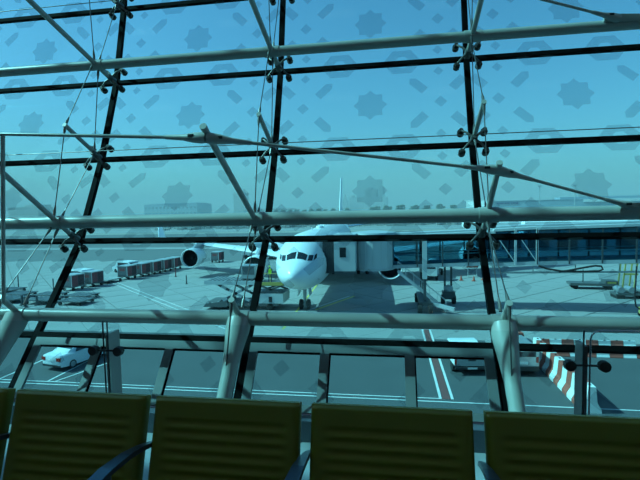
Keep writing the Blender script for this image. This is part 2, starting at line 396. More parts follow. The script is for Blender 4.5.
for a_, v_, lab in ((A2, T2, 'grey gusset plate welded on the middle tube at the rod end'), (A1, T1, 'grey gusset plate welded on the upper tube at the rod end')):
    g = MB(); c = at(a_.x, v_)
    g.prism([c + Vector((-0.10, -0.02, 0.02)), c + Vector((0.30, -0.02, -0.01)), c + Vector((0.30, -0.02, 0.05)), c + Vector((-0.02, -0.035, 0.068)), c + Vector((-0.10, -0.035, 0.058))], (0, -0.03, 0))
    o = g.build('gusset_plate', 'steel'); tag(o, lab, 'bracket')

def cable(pts, r, lab, grp, mt='cable'):
    o = MB().tube(pts, r, 6).build('stay_cable', mt); tag(o, lab, 'cable', grp)
    for a, b in ((pts[0], pts[1]), (pts[-1], pts[-2])):
        a, b = Vector(a), Vector(b); d = (b - a).normalized()
        MB().tube([a, a + d * 0.05, a + d * 0.10], [r * 2.6, r * 2.8, r * 1.3], 8).build('end_fitting', 'spider', o, 40)
    return o
for k in (-2, -1, 0, 1, 2):
    u = U(k)
    t1 = at(u, T1); t2 = at(u, T2); t3 = at(u, T3)
    off = Vector((0, -0.03, 0))
    cable([t1 + Vector((-0.02, -0.03, 0)), (u, *TIP3)], 0.0042, 'thin stay cable from the upper tube to a short strut end ' + NEAR[k], 'stay cables')
    cable([(u, *TIP3), t2 + Vector((0, -0.02, 0.05))], 0.0042, 'thin stay cable from a short strut end to the middle tube ' + NEAR[k], 'stay cables')
    cable([t1 + Vector((0, 0.02, -0.04)), (u, 4.02, 2.10)], 0.0042, 'thin stay cable from the upper tube to a spider hub ' + NEAR[k], 'stay cables')
    cable([(u, 4.02, 2.08), t2 + Vector((0, 0.05, 0.02))], 0.0042, 'thin stay cable from a spider hub to the middle tube ' + NEAR[k], 'stay cables')
    cable([(u, *TIP5), t1 + Vector((-0.01, -0.02, 0.04))], 0.0042, 'thin stay cable from a top strut end to the upper tube ' + NEAR[k], 'stay cables')
    cable([(u, 4.53, 3.72), t1 + Vector((0, 0.03, 0.03))], 0.0042, 'thin stay cable from a top spider hub to the upper tube ' + NEAR[k], 'stay cables')
    cable([t2 + Vector((-0.02, -0.03, -0.04)), (u, *TIPB)], 0.0042, 'thin stay cable from the middle tube to a stub strut ' + NEAR[k], 'stay cables')
    cable([t2 + Vector((0.0, 0.02, -0.05)), t3 + Vector((0, 0.06, 0.06))], 0.0042, 'thin stay cable from the middle tube down to the lowest tube ' + NEAR[k], 'stay cables')
    cable([(u, *TIPB), (u - 0.02, 2.62, 0.05)], 0.0048, 'thin stay cable from a stub strut down towards the floor ' + NEAR[k], 'stay cables')
for i, lab in ((3, 'thin horizontal cable strung along the short struts'), (5, 'thin horizontal cable strung near the top pane row')):
    n = normal_in(i); p = Vector((0, *PROF[i])) + n * 0.12 + Vector((0, 0, 0.02))
    cable([at(X0 + 1, p), at(U(-2), p), at(U(0), p), at(U(2), p), at(X1 - 1, p)], 0.0042, lab, None)
o = MB().tube([(-2.765, 2.82, 0.88), (-2.47, 2.60, 2.02)], 0.013, 10).build('hanger_rod', 'steel', None, 40)
tag(o, 'upright grey hanger rod between a stub strut and the tension rod', 'rod')

# slanted columns under the lowest tube
for k in (-2, -1, 0, 1, 2):
    u = U(k); a = Vector((u, T3.y, T3.z)); b = Vector((u, 2.40, 0.0)); d = (b - a)
    o = bpy.data.objects.new('slanted_column', None); COL.objects.link(o); o.location = b
    tag(o, 'slanted pale steel column carrying the lowest tube ' + NEAR[k], 'column', 'slanted columns')
    MB().tube([a - b + d * t for t in (0.02, 0.10, 0.22, 0.40, 0.985)], [0.084, 0.082, 0.066, 0.048, 0.042], 18).build('shaft', 'steel', o, 50)
    MB().cyl((0, -0.02, 0.0), (0, -0.02, 0.02), 0.11, 0.11, 20).build('base_plate', 'steel', o, 40)

# glass balustrade: posts with clamps, three clear panels
for q, (x, lab) in enumerate(((-1.497, 'flat balustrade post with round black clamps in front of the white sedan'), (0.866, 'flat balustrade post with round black clamps beside the striped barriers'))):
    o = thing('balustrade_post', (x, 2.15, 0), lab, 'post')
    MB().bb(-0.008, 0.008, 0.0, 0.10, 0, 0.86).build('plate', 'steel' if q == 0 else 'frame', o)
    MB().bb(-0.06, 0.06, -0.02, 0.12, 0, 0.015).build('foot', 'frame', o)
    for zc in (0.775, 0.28):
        a = MB().cyl((-0.095, -0.01, zc), (0.095, -0.01, zc), 0.005, 0.005, 10).build('clamp_arm', 'knob', o, 40)
        for sx in (-1, 1):
            MB().cyl((sx * 0.072, -0.028, zc), (sx * 0.072, -0.004, zc), 0.024, 0.026, 18).cyl((sx * 0.072, -0.004, zc), (sx * 0.072, 0.015, zc), 0.018, 0.018, 14).build('clamp_disc', 'knob', a, 40)
def rail_panel(x0, x1, lab, full=False):
    o = thing('glass_balustrade', ((x0 + x1) / 2, 2.14, 0), lab, 'glass panel')
    hw = (x1 - x0) / 2
    MB().bb(-hw + 0.006, hw - 0.006, -0.006, 0.006, 0.06, 0.925).build('sheet', 'clear', o)
    r = 0.04; z1 = 0.935
    path = [(-hw, 0, 0.03), (-hw, 0, z1 - r)] + [(-hw + r - r * math.cos(a), 0, z1 - r + r * math.sin(a)) for a in (0.5, 1.0)] + [(-hw + r, 0, z1), (hw - r, 0, z1)] + [(hw - r + r * math.sin(a), 0, z1 - r + r * math.cos(a)) for a in (0.5, 1.0)] + [(hw, 0, z1 - r), (hw, 0, 0.03)]
    if full: MB().tube(path, 0.0042, 8).build('edge_trim', 'chrome', o, 60)
    else:
        for x in (-hw, hw): MB().tube([(x, 0, 0.03), (x, 0, z1)], 0.0042, 8).build('edge_trim', 'bridge_dark', o, 60)
rail_panel(-3.9, -1.51, 'clear balustrade panel with metal edge ending at the post by the sedan')
rail_panel(-1.485, 0.852, 'clear balustrade panel with metal edge spanning between two posts')
rail_panel(0.88, 3.2, 'clear balustrade panel with rounded metal edge beyond the barriers post', True)

# ================================================================== LOUNGE CHAIRS
def backrest(Wd=0.515, H=0.50, nx=40, nz=150, th=0.03):
    mb = MB(); hw = Wd / 2
    fr, bk = [], []
    def sm(a, b, x): t = min(1, max(0, (x - a) / (b - a))); return t * t * (3 - 2 * t)
    for i in range(nz + 1):
        z = H * i / nz; row = []
        for j in range(nx + 1):
            x = -hw + Wd * j / nx
            ed = min(hw - abs(x), z, H - z)
            rib = 0.5 + 0.5 * math.cos(2 * PI * (H - z - 0.062) / 0.0335) if (H - z) > 0.062 else 1.0
            a = sm(0.035, 0.075, hw - abs(x))
            y = -(0.007 * (1 - a) + 0.007 * a * rib) - 0.012 * sm(0, 0.014, ed)
            row.append((x, y, z))
        fr.append(row)
    n = nx + 1; k = 0
    for r in fr: mb.v += r
    for i in range(nz):
        for j in range(nx): a = i * n + j; mb.f.append((a, a + 1, a + 1 + n, a + n))
    base = len(mb.v)
    loop = [(0, j) for j in range(nx)] + [(i, nx) for i in range(nz)] + [(nz, j) for j in range(nx, 0, -1)] + [(i, 0) for i in range(nz, 0, -1)]
    for i, j in loop: x, y, z = fr[i][j]; mb.v.append((x, th, z))
    L = len(loop)
    for q in range(L):
        a = loop[q][0] * n + loop[q][1]; b = loop[(q + 1) % L][0] * n + loop[(q + 1) % L][1]
        mb.f.append((a, b, base + (q + 1) % L, base + q))
    mb.f.append(tuple(base + q for q in range(L)))
    return mb
PITCH = 0.555; CX0 = -1.375 + 0.515 / 2; CY = 1.47
def chair():
    o = thing('lounge_chair', (0, 0, 0), '', 'chair', group='olive chairs in the beam-seating row')
    b = backrest().build('backrest', 'olive', o, 60, (0, -0.175, 0.375)); b.rotation_euler = (-0.30, 0, 0)
    MB().bb(-0.245, 0.245, 0.031, 0.04, 0.02, 0.48).build('back_shell', 'arm', b)
    s = MB(); rs = []
    for q in range(25):
        y = -0.66 + 0.50 * q / 24; top = 0.415 - 0.05 * q / 24 + 0.008 * abs(math.sin(q * PI / 3)); 
        if q in (0, 24): top -= 0.02
        rs.append([(-0.255, y, 0.355 - 0.05 * q / 24), (0.255, y, 0.355 - 0.05 * q / 24), (0.255, y, top), (0.22, y, top + 0.01), (-0.22, y, top + 0.01), (-0.255, y, top)])
    s.rings(rs).build('seat_pad', 'olive', o, 40)
    MB().bb(-0.22, 0.22, -0.6, -0.15, 0.275, 0.30).build('seat_pan', 'arm', o)
    # curved flat armrest to the right of the seat
    pts = [(0.285, 0.0 + y, z) for y, z in ((-0.01, 0.672), (-0.06, 0.695), (-0.13, 0.717), (-0.21, 0.735), (-0.31, 0.745), (-0.42, 0.740), (-0.52, 0.715))]
    a = MB()
    for p, q in zip(pts[:-1], pts[1:]): pass
    rs = []
    for p, wd in zip(pts, (0.006, 0.010, 0.014, 0.018, 0.021, 0.022, 0.02)):
        x, y, z = p; rs.append([(x - wd, y, z - 0.008), (x + wd, y, z - 0.008), (x + wd, y, z + 0.008), (x - wd, y, z + 0.008)])
    ar = a.rings(rs).build('armrest', 'arm', o)
    MB().tube([(0.28, -0.30, 0.735), (0.28, -0.32, 0.45), (0.28, -0.36, 0.27)], 0.012, 8).build('arm_post', 'arm', ar, 40)
    return o
proto = chair()
chair_lab = ['olive ribbed lounge chair in the row, in front of the far slanted column', 'olive ribbed lounge chair in front of the white sedan', 'olive ribbed lounge chair in front of the cargo loader', 'olive ribbed lounge chair in front of the red and white painted line', 'olive ribbed lounge chair in front of the striped barriers', 'olive ribbed lounge chair at the end of the row past the barriers']
for q in range(6):
    o = proto if q == 0 else dup(proto)
    o.location = (CX0 + PITCH * (q - 1), CY, 0); o['label'] = chair_lab[q]
bm_ = thing('seat_beam', (CX0 + PITCH * 1.5, CY - 0.36, 0), 'dark steel beam on two feet under the row of olive chairs', 'seat beam')
MB().bb(-PITCH * 3, PITCH * 3, -0.04, 0.04, 0.20, 0.272).build('beam', 'arm', bm_)
for x in (-1.1, 1.1):
    lg = MB().bb(x - 0.03, x + 0.03, -0.03, 0.03, 0.02, 0.20).build('leg', 'arm', bm_)
    MB().bb(x - 0.04, x + 0.04, -0.28, 0.28, 0.0, 0.025).build('foot', 'arm', lg)

# ================================================================== OUTSIDE: ground
G = ZA
far = holder('ground', 'flat pale airfield beyond the apron')
MB().bb(-4000, 4000, 200, 6000, G - 0.6, G - 0.06).build('sand_plain', 'far_ground', far)
MB().bb(-400, 400, 2.6, 92, G - 0.6, G - 0.04).build('joint_bed', 'joint', far)
MB().bb(-400, 400, 78, 200, G - 0.6, G - 0.03).build('taxiway_strip', 'taxi', far)
for y0, y1, h_ in ((118, 124, 'concrete'), (146, 160, 'concrete'), (215, 262, 'concrete'), (275, 330, 'taxi'), (395, 450, 'taxi'), (560, 640, 'taxi')):
    MB().bb(-2500, 2500, y0, y1, G - 0.5, G - 0.015).build('taxiway_strip', h_, far)
road = holder('road', 'dark asphalt service road along the terminal')
MB().bb(-120, 120, 3, 35, G - 0.3, G).build('asphalt', 'asphalt', road)
pav = holder('apron_pavement', 'pale concrete apron laid in large diagonal slabs')
SL = 4.1; c45 = math.sqrt(0.5)
bmh = SL / 2 - 0.05
slab_me = MB().box((0, 0, -0.15), (2 * bmh, 2 * bmh, 0.3)).mesh('slab', 'concrete')
cells = []
for a in range(-60, 80):
    for b in range(-60, 80):
        x = (a - b) * SL * c45; y = 35 + (a + b) * SL * c45
        r_ = SL * c45
        if y - r_ < 34.9 or y + r_ > 92: continue
        dep = -0.155 * x + 0.988 * y; lat = 0.988 * x + 0.155 * y
        if abs(lat) > 0.80 * dep + 12: continue
        cells.append((dep, x, y))
cells.sort()
rot45 = Matrix.Rotation(PI / 4, 4, 'Z')
for dep, x, y in cells[:300]:
    link('slab', slab_me, pav, mw=Matrix.Translation((x, y, G + random.uniform(-0.006, 0.006))) @ rot45)
mb = MB()
for dep, x, y in cells[300:]:
    r_ = bmh * math.sqrt(2)
    mb.hexa([(x, y - r_, G - 0.3), (x + r_, y, G - 0.3), (x, y + r_, G - 0.3), (x - r_, y, G - 0.3), (x, y - r_, G), (x + r_, y, G), (x, y + r_, G), (x - r_, y, G)])
o = mb.build('far_slabs', 'concrete', pav); o['kind'] = 'stuff'
# half slabs along the road edge and a plain field at the sides
mb = MB()
for a in range(-34, 40):
    x = a * 2 * SL * c45; r_ = SL * c45 - 0.07
    mb.prism([(x - r_, 35.1, G - 0.3), (x + r_, 35.1, G - 0.3), (x, 35.1 + r_, G - 0.3)], (0, 0, 0.3))
mb.build('edge_slabs', 'concrete', pav)['kind'] = 'stuff'
for x0, x1 in ((-400, -185), (185, 400)): MB().bb(x0, x1, 35, 92, G - 0.3, G).build('side_slab', 'concrete', pav)

def line(name, pts, wd, mt, parent, z=G + 0.006):
    for (x0, y0), (x1, y1) in zip(pts[:-1], pts[1:]):
        MB().beam((x0, y0, z), (x1, y1, z), wd, 0.012).build(name, mt, parent)
line('road_line', [(-60, 23.65), (60, 23.65)], 0.09, 'paint_white', road)
line('road_line', [(-60, 24.05), (2.55, 24.05)], 0.08, 'paint_white', road)
for x, m_ in ((2.55, 'paint_white'), (2.86, 'paint_red'), (3.17, 'paint_white')): line('bay_line', [(x, 24.0), (x, 37.9)], 0.14 if m_ != 'paint_red' else 0.40, m_, road, G + 0.05 if False else G + 0.012)
line('bay_line', [(-20.9, 24.1), (-20.9, 30.5)], 0.12, 'paint_white', road)
line('bay_line', [(-20.4, 24.1), (-19.2, 27.6)], 0.10, 'paint_white', road)
line('bay_line', [(-24.3, 24.1), (-24.3, 30.5)], 0.12, 'paint_white', road)
for d in (0, 0.55): line('apron_line', [(-45 + d, 64 + d), (-13 + d, 35.6 + d)], 0.10, 'paint_white', pav, G + 0.016)
line('apron_line', [(-9.2, 37), (-11.5, 110)], 0.18, 'paint_yellow', pav, G + 0.016)
line('apron_line', [(-4.2, 52), (-7.6, 44.6)], 0.22, 'paint_yellow', pav, G + 0.016)
line('apron_line', [(-4.8, 52), (-8.2, 44.6)], 0.16, 'paint_white', pav, G + 0.018)
line('taxi_line', [(-200, 232), (200, 232)], 0.9, 'paint_white', far, G - 0.02)
line('taxi_line', [(-160, 118), (-20, 118)], 0.35, 'paint_white', pav, G + 0.016)
line('taxi_line', [(-160, 150), (60, 150)], 0.45, 'paint_white', pav, G + 0.016)

# ================================================================== AIRLINER (four engines), empty at the nose wheel
AX = 5.0                                                     # fuselage axis height
pl = thing('airliner', (-8.75, 44.9, G), 'large white four-engined airliner parked nose-on at the jet bridge', 'airplane', 0.036)
SN = 6.7                                                     # nose tip ahead of the nose wheel
def lerp(tab, s):
    for (a, va), (b, vb) in zip(tab[:-1], tab[1:]):
        if s <= b:
            t = (s - a) / (b - a); return va + (vb - va) * t
    return tab[-1][1]
TOP = [(0, -0.72), (0.12, -0.42), (0.35, -0.15), (0.8, 0.16), (1.4, 0.46), (2.0, 0.74), (2.4, 1.0), (3.0, 1.45), (3.6, 1.86), (4.4, 2.22), (5.5, 2.52), (7, 2.74), (9, 2.82), (48, 2.82), (56, 2.70), (62, 2.35), (66, 1.9), (67.9, 1.55)]
BOT = [(0, -0.78), (0.12, -1.05), (0.35, -1.30), (0.8, -1.58), (1.4, -1.84), (2.0, -2.04), (3.0, -2.3), (4.4, -2.58), (6.5, -2.78), (8, -2.82), (45, -2.82), (50, -2.35), (56, -1.3), (62, -0.1), (66, 0.7), (67.9, 1.0)]
WID = [(0, 0.05), (0.12, 0.36), (0.35, 0.66), (0.8, 1.02), (1.4, 1.38), (2.0, 1.67), (2.4, 1.83), (3.0, 2.05), (3.6, 2.23), (4.4, 2.43), (5.5, 2.62), (7, 2.76), (9, 2.82), (48, 2.82), (56, 2.0), (62, 1.15), (66, 0.6), (67.9, 0.3)]
def fus(s, th):                                              # th: 0 = +x side, 90 deg = top
    t, b, wd = lerp(TOP, s), lerp(BOT, s), lerp(WID, s)
    zc = (t + b) / 2 if s > 9 else b + (t - b) * 0.48
    c, sn = math.cos(th), math.sin(th)
    z = zc + (t - zc) * sn if sn > 0 else zc + (zc - b) * sn
    return Vector((wd * c, s - SN, AX + z))
ss = [0, 0.05, 0.12, 0.22, 0.35, 0.55, 0.8, 1.1, 1.4, 1.7, 2.0, 2.4, 2.7, 3.0, 3.3, 3.6, 4.0, 4.4, 5, 5.5, 6.2, 7, 8, 9, 12, 16, 20, 26, 32, 38, 45, 48, 52, 56, 60, 64, 66, 67.9]
fz = MB().rings([[fus(s, 2 * PI * j / 40) for j in range(40)] for s in ss]).build('fuselage', 'plane_white', pl, 60)
# cockpit panes laid on the nose skin
def skin_patch(corners, mt, name, parent, offs=0.015, n=6):
    mb = MB(); g = []
    for i in range(n + 1):
        row = []
        for j in range(n + 1):
            a, b = i / n, j / n
            s = (corners[0][0] * (1 - b) + corners[1][0] * b) * (1 - a) + (corners[3][0] * (1 - b) + corners[2][0] * b) * a
            th = (corners[0][1] * (1 - b) + corners[1][1] * b) * (1 - a) + (corners[3][1] * (1 - b) + corners[2][1] * b) * a
            p = fus(s, th); e = 1e-3
            nn = (fus(s, th + e) - p).cross(fus(s + e, th) - p).normalized()
            if nn.dot(p - Vector((0, s - SN, AX))) < 0: nn = -nn
            row.append(p + nn * offs)
        g.append(row)
    mb.v = [q for r in g for q in r]; mb.f = [(i * (n + 1) + j, i * (n + 1) + j + 1, (i + 1) * (n + 1) + j + 1, (i + 1) * (n + 1) + j) for i in range(n) for j in range(n)]
    return mb.build(name, mt, parent, 40)
D = math.radians
for sgn in (1, -1):
    def P(s, th): return (s, PI / 2 - sgn * D(th * (0.86 if s < 5 else 1)))
    skin_patch([P(1.98, 3), P(2.06, 37), P(2.72, 35), P(2.78, 2.5)], 'window_dark', 'cockpit_window', fz)
    skin_patch([P(2.10, 42), P(2.50, 58), P(3.12, 53), P(2.78, 39)], 'window_dark', 'cockpit_window', fz)
    skin_patch([P(2.60, 61), P(3.2, 66), P(3.65, 60), P(3.22, 55.5)], 'window_dark', 'cockpit_window', fz)
    for s in [8.6 + 0.62 * q for q in range(64)]:
        if 18 < s < 19: continue
        skin_patch([P(s, 79), P(s + 0.26, 79), P(s + 0.26, 72), P(s, 72)], 'window_dark', 'cabin_window', fz, 0.012, 1)
for y_, x_ in ((1.9, 0.9),):
    for sgn in (1, -1):
        MB().tube([fus(2.9, -D(25) if sgn > 0 else PI + D(25)) + Vector((sgn * 0.05, 0, 0)), fus(2.9, -D(25) if sgn > 0 else PI + D(25)) + Vector((sgn * 0.22, -0.25, 0))], 0.03, 6).build('probe', 'plane_grey', fz)
MB().prism([(-0.03, 6.0, AX + 2.75), (-0.03, 6.7, AX + 2.75), (-0.03, 6.7, AX + 3.2), (-0.03, 6.35, AX + 3.2)], (0.06, 0, 0)).build('antenna', 'plane_white', fz)
MB().ball((0, 14, AX + 2.85), (0.5, 1.2, 0.28), 12, 6).build('antenna_fairing', 'plane_white', fz, 50)
# wings
def wing(sgn):
    st = [(2.0, 20.6, 11.6, 3.3, 0.13), (9.4, 25.2, 8.6, 3.95, 0.115), (20.2, 31.8, 5.6, 4.75, 0.105), (31.5, 38.6, 2.7, 5.7, 0.10)]
    rs = []
    for x, le, ch, z, tk in st:
        pts = [(0, 0), (0.03, 0.45), (0.12, 0.8), (0.35, 1.0), (0.65, 0.66), (1, 0.03), (0.65, -0.42), (0.35, -0.66), (0.12, -0.55), (0.03, -0.32)]
        rs.append([Vector((sgn * x, le - SN + ch * a, z + b * tk * ch * 0.5 - a * 0.02 * ch)) for a, b in pts])
    wg = MB().rings(rs).build('wing', 'plane_white', pl, 35)
    x, y, z = 31.5, 38.6 - SN, 5.7
    MB().rings([[(sgn * x, y, z + 0.1), (sgn * x, y + 2.7, z + 0.05), (sgn * (x + 0.06), y + 2.7, z + 0.02), (sgn * (x + 0.06), y, z)], [(sgn * (x + 0.9), y + 1.9, z + 2.4), (sgn * (x + 0.9), y + 3.2, z + 2.4), (sgn * (x + 0.96), y + 3.2, z + 2.36), (sgn * (x + 0.96), y + 1.9, z + 2.36)]]).build('winglet', 'plane_white', wg)
    for fx in (12.5, 16.0, 24.0):
        t = (fx - 2) / 29.5; le = 20.6 + 18 * t; ch = 11.6 - 8.9 * t; zz = 3.3 + 2.4 * t
        MB().ball((sgn * fx, le + ch * 0.85 - SN, zz - 0.45), (0.25, 2.2, 0.4), 8, 6).build('flap_fairing', 'plane_white', wg, 50)
    return wg
def engine(x, s_in, zc, r):
    y0 = s_in - SN
    def ring(y, rr, n=28, cz=0): return [Vector((x + rr * math.cos(2 * PI * j / n), y, zc + cz + rr * math.sin(2 * PI * j / n))) for j in range(n)]
    e = MB().rings([ring(y0 + 0.55, r * 0.86), ring(y0 + 0.1, r * 0.885), ring(y0, r * 0.92), ring(y0 + 0.05, r * 0.955), ring(y0 + 0.5, r * 1.0), ring(y0 + 1.6, r * 1.02), ring(y0 + 3.2, r * 0.92), ring(y0 + 4.4, r * 0.74), ring(y0 + 4.4, r * 0.62), ring(y0 + 5.6, r * 0.36)], False, True).build('engine', 'plane_white', pl, 45)
    MB().rings([ring(y0 + 0.2, r * 0.878), ring(y0 + 1.5, r * 0.85), ring(y0 + 1.5, r * 0.3)], False, True).build('inlet_duct', 'dark', e, 45)
    fb = MB()
    for j in range(18):
        a = 2 * PI * j / 18; b = a + 0.24
        fb.add([Vector((x + r * q * math.cos(aa), y0 + yy, zc + r * q * math.sin(aa))) for q, aa, yy in ((0.28, a, 1.2), (0.78, a, 1.15), (0.78, b, 1.4), (0.28, b, 1.4))], [(0, 1, 2, 3)])
    fb.build('fan', 'fan', e)
    MB().rings([ring(y0 + 0.95, 0.02), ring(y0 + 1.1, r * 0.1), ring(y0 + 1.35, r * 0.2), ring(y0 + 1.49, r * 0.22)]).build('spinner', 'fan', e, 50)
    zt = zc + r * 0.9
    MB().rings([[(x - 0.22, y0 + 1.2, zt), (x + 0.22, y0 + 1.2, zt), (x + 0.2, y0 + 5.2, zt - 0.4), (x - 0.2, y0 + 5.2, zt - 0.4)], [(x - 0.12, y0 + 3.4, zt + 1.0), (x + 0.12, y0 + 3.4, zt + 1.0), (x + 0.12, y0 + 7.4, zt + 0.7), (x - 0.12, y0 + 7.4, zt + 0.7)]]).build('pylon', 'plane_grey', e)
for sgn in (-1, 1):
    wing(sgn)
    engine(sgn * 9.2, 20.9, 2.4, 1.65); engine(sgn * 21.0, 27.2, 3.1, 1.48)
    rs = []
    for x, le, ch, z in ((0.6, 57.5, 6.6, 6.3), (9.7, 63.6, 2.4, 7.3)):
        rs.append([Vector((sgn * x, le - SN + ch * a, z + b * ch * 0.05)) for a, b in ((0, 0), (0.2, 0.9), (0.6, 0.7), (1, 0), (0.6, -0.7), (0.2, -0.9))])
    MB().rings(rs).build('tailplane', 'plane_white', pl)
rs = []
for z, le, ch, tk in ((7.2, 53.6, 9.2, 0.42), (8.2, 55.6, 7.8, 0.38), (17.2, 62.4, 3.2, 0.16)):
    rs.append([Vector((b * tk, le - SN + ch * a, z)) for a, b in ((0, 0), (0.2, 0.9), (0.5, 0.9), (1, 0), (0.5, -0.9), (0.2, -0.9))])
MB().rings(rs).build('tail_fin', 'plane_white', pl)
# gear
def wheel(mb, x, y, r, wd): mb.tube([(x - wd / 2, y, r), (x - wd / 2 + 0.05, y, r), (x + wd / 2 - 0.05, y, r), (x + wd / 2, y, r)], [r * 0.8, r, r, r * 0.8], 18); return mb
gear = MB().cyl((0, 0, 0.5), (0, 0.1, 2.4), 0.15, 0.20, 12).cyl((-0.5, 0, 0.52), (0.5, 0, 0.52), 0.07, 0.07, 8).beam((0, 0.05, 1.1), (0, 1.2, 2.4), 0.1, 0.1).build('nose_gear', 'plane_grey', pl)
for x in (-0.38, 0.38): wheel(MB(), x, 0, 0.52, 0.36).build('wheel', 'rubber', gear, 40)
for x in (-0.62, 0.62): MB().hexa([(x - 0.02, -0.9, 1.5), (x + 0.02, -0.9, 1.5), (x + 0.02, 0.9, 1.5), (x - 0.02, 0.9, 1.5), (x * 0.75 - 0.02, -0.9, 2.5), (x * 0.75 + 0.02, -0.9, 2.5), (x * 0.75 + 0.02, 0.9, 2.4), (x * 0.75 - 0.02, 0.9, 2.4)]).build('gear_door', 'plane_white', gear)
for x in (-5.3, 0, 5.3):
    mg = MB().cyl((x, 26, 0.7), (x * 0.9, 26, 3.9), 0.2, 0.24, 12).beam((x, 24.9, 0.72), (x, 27.1, 0.72), 0.2, 0.2).build('main_gear', 'plane_grey', pl)
    for dx in (-0.7, 0.7):
        for dy in (-1.0, 1.0): wheel(MB(), x + dx, 26 + dy, 0.70, 0.5).build('wheel', 'rubber', mg, 40)
# open forward cargo door, hinged on the left of the picture
rs = []
for q in range(9):
    a = D(-8) + D(62) * q / 8
    rs.append((-2.75 - 2.6 * math.sin(a) * 1.15, AX + 0.35 + 1.15 * math.sin(2 * a + 0.4) * 0.9))
mb = MB()
mb.rings([[Vector((x, y, z + dz)) for x, z in rs for dz in (0.09,)] + [Vector((x, y, z)) for x, z in reversed(rs)] for y in (3.4, 6.4)]).build('cargo_door', 'plane_white', pl, 40)
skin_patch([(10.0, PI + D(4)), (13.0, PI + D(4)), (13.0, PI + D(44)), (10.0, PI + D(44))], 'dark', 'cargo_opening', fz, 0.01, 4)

# ================================================================== JET BRIDGE
jb = thing('jet_bridge', (3.1, 46.5, G), 'glazed jet bridge with white cab docked at the airliner', 'jet bridge')
ox, oy = 3.1, 46.5
def L_(x, y, z): return Vector((x - ox, y - oy, z))
def lb(x0, x1, y0, y1, z0, z1): return MB().bb(x0 - ox, x1 - ox, y0 - oy, y1 - oy, z0, z1)
# bellows against the fuselage, cab, rotunda drum
bel = MB()
for q in range(7): bel.bb(-6.55 + q * 0.17 - ox, -6.55 + q * 0.17 + 0.11 - ox, 43.2 - oy, 46.4 - oy, 3.95, 7.55)
bel.bb(-6.5 - ox, -5.4 - ox, 43.35 - oy, 46.3 - oy, 4.05, 7.45).build('bellows', 'bellows', jb)
cab = lb(-5.4, -3.35, 42.9, 46.8, 4.2, 7.6).build('cab', 'bridge_white', jb)
lb(-4.85, -4.25, 42.86, 42.9, 5.55, 6.5).build('cab_window', 'window_dark', cab)
lb(-5.45, -3.3, 42.8, 46.9, 7.6, 7.75).build('cab_roof', 'bridge_grey', cab)
lb(-5.4, -3.3, 42.85, 46.8, 4.03, 4.2).build('cab_floor', 'bridge_dark', cab)
drum = MB()
def dring(z, r): return [L_(-1.7 + r * 1.0 * math.cos(2 * PI * j / 32), 46.4 + r * math.sin(2 * PI * j / 32), z) for j in range(32)]
dr = drum.rings([dring(4.2, 2.0), dring(7.55, 2.0)]).build('rotunda', 'bridge_white', jb, 30)
MB().rings([dring(7.55, 2.3), dring(7.75, 2.25), dring(7.95, 0.4)]).build('rotunda_roof', 'bridge_grey', dr, 30)
MB().rings([dring(4.0, 2.08), dring(4.2, 2.08)]).build('rotunda_floor', 'bridge_grey', dr, 30)
for j in range(16):
    a = 2 * PI * j / 16
    MB().beam(L_(-1.7 + 2.01 * math.cos(a), 46.4 + 2.01 * math.sin(a), 4.2), L_(-1.7 + 2.01 * math.cos(a), 46.4 + 2.01 * math.sin(a), 7.55), 0.06, 0.06).build('wall_rib', 'bridge_white', dr)
# tunnels: frame, posts, glass panes
def tunnel(pa, pb, za, zb, wd, ht, nb, diag, shade):
    a = Vector((pa[0] - ox, pa[1] - oy, za)); b = Vector((pb[0] - ox, pb[1] - oy, zb)); d = (b - a); side = Vector((-d.y, d.x, 0)).normalized()
    fl = MB().beam(a + Vector((0, 0, 0.1)), b + Vector((0, 0, 0.1)), wd, 0.34).build('tunnel_floor', 'bridge_grey', jb)
    rf = MB().beam(a + Vector((0, 0, ht)), b + Vector((0, 0, ht)), wd + 0.15, 0.24).build('tunnel_roof', 'bridge_white', jb)
    MB().beam(a + Vector((0, 0, ht + 0.2)) , b + Vector((0, 0, ht + 0.2)), wd * 0.5, 0.2).build('roof_duct', 'bridge_grey', rf)
    for sd in (-1, 1):
        for q in range(nb + 1):
            p = a + d * q / nb + side * sd * wd / 2
            po = side * sd * (0.10 if diag else 0.0); MB().beam(p + po, p + po + Vector((0, 0, ht)), 0.20 if diag else 0.12, 0.10).build('post', shade, fl)
            if q < nb:
                p2 = a + d * (q + 1) / nb + side * sd * wd / 2
                ins = side * -sd * 0.03
                MB().beam(p + ins + Vector((0, 0, ht / 2 + 0.1)), p2 + ins + Vector((0, 0, ht / 2 + 0.1)), 0.03, ht - 0.4).build('window_pane', 'bridge_glass', fl)
                if diag and sd == -1: MB().beam(p + side * sd * 0.1 + Vector((0, 0, ht - 0.2)), p2 + side * sd * 0.1 + Vector((0, 0, 0.2)), 0.07, 0.07).build('diagonal_brace', 'bridge_white', fl)
        h = side * sd * (wd / 2 - 0.15)
        MB().beam(a + h + Vector((0, 0, 1.2)), b + h + Vector((0, 0, 1.2)), 0.06, 0.08).build('handrail', 'bridge_grey', fl)
    MB().beam(a + Vector((0, 0, 0.32)), b + Vector((0, 0, 0.32)), wd - 0.3, 0.05).build('carpet', 'interior_blue', fl)
    MB().beam(a + Vector((0, 0, ht - 0.2)), b + Vector((0, 0, ht - 0.2)), wd - 0.3, 0.1).build('inner_ceiling', 'interior_blue', rf)
tunnel((0.2, 47.2), (10.0, 47.0), 4.15, 4.5, 2.9, 3.15, 4, False, 'bridge_dark')
tunnel((10.0, 47.0), (13.8, 46.7), 4.40, 4.6, 3.4, 3.45, 2, True, 'bridge_white')
tunnel((13.8, 46.7), (44.0, 44.4), 4.6, 5.4, 3.6, 3.4, 11, False, 'bridge_dark')
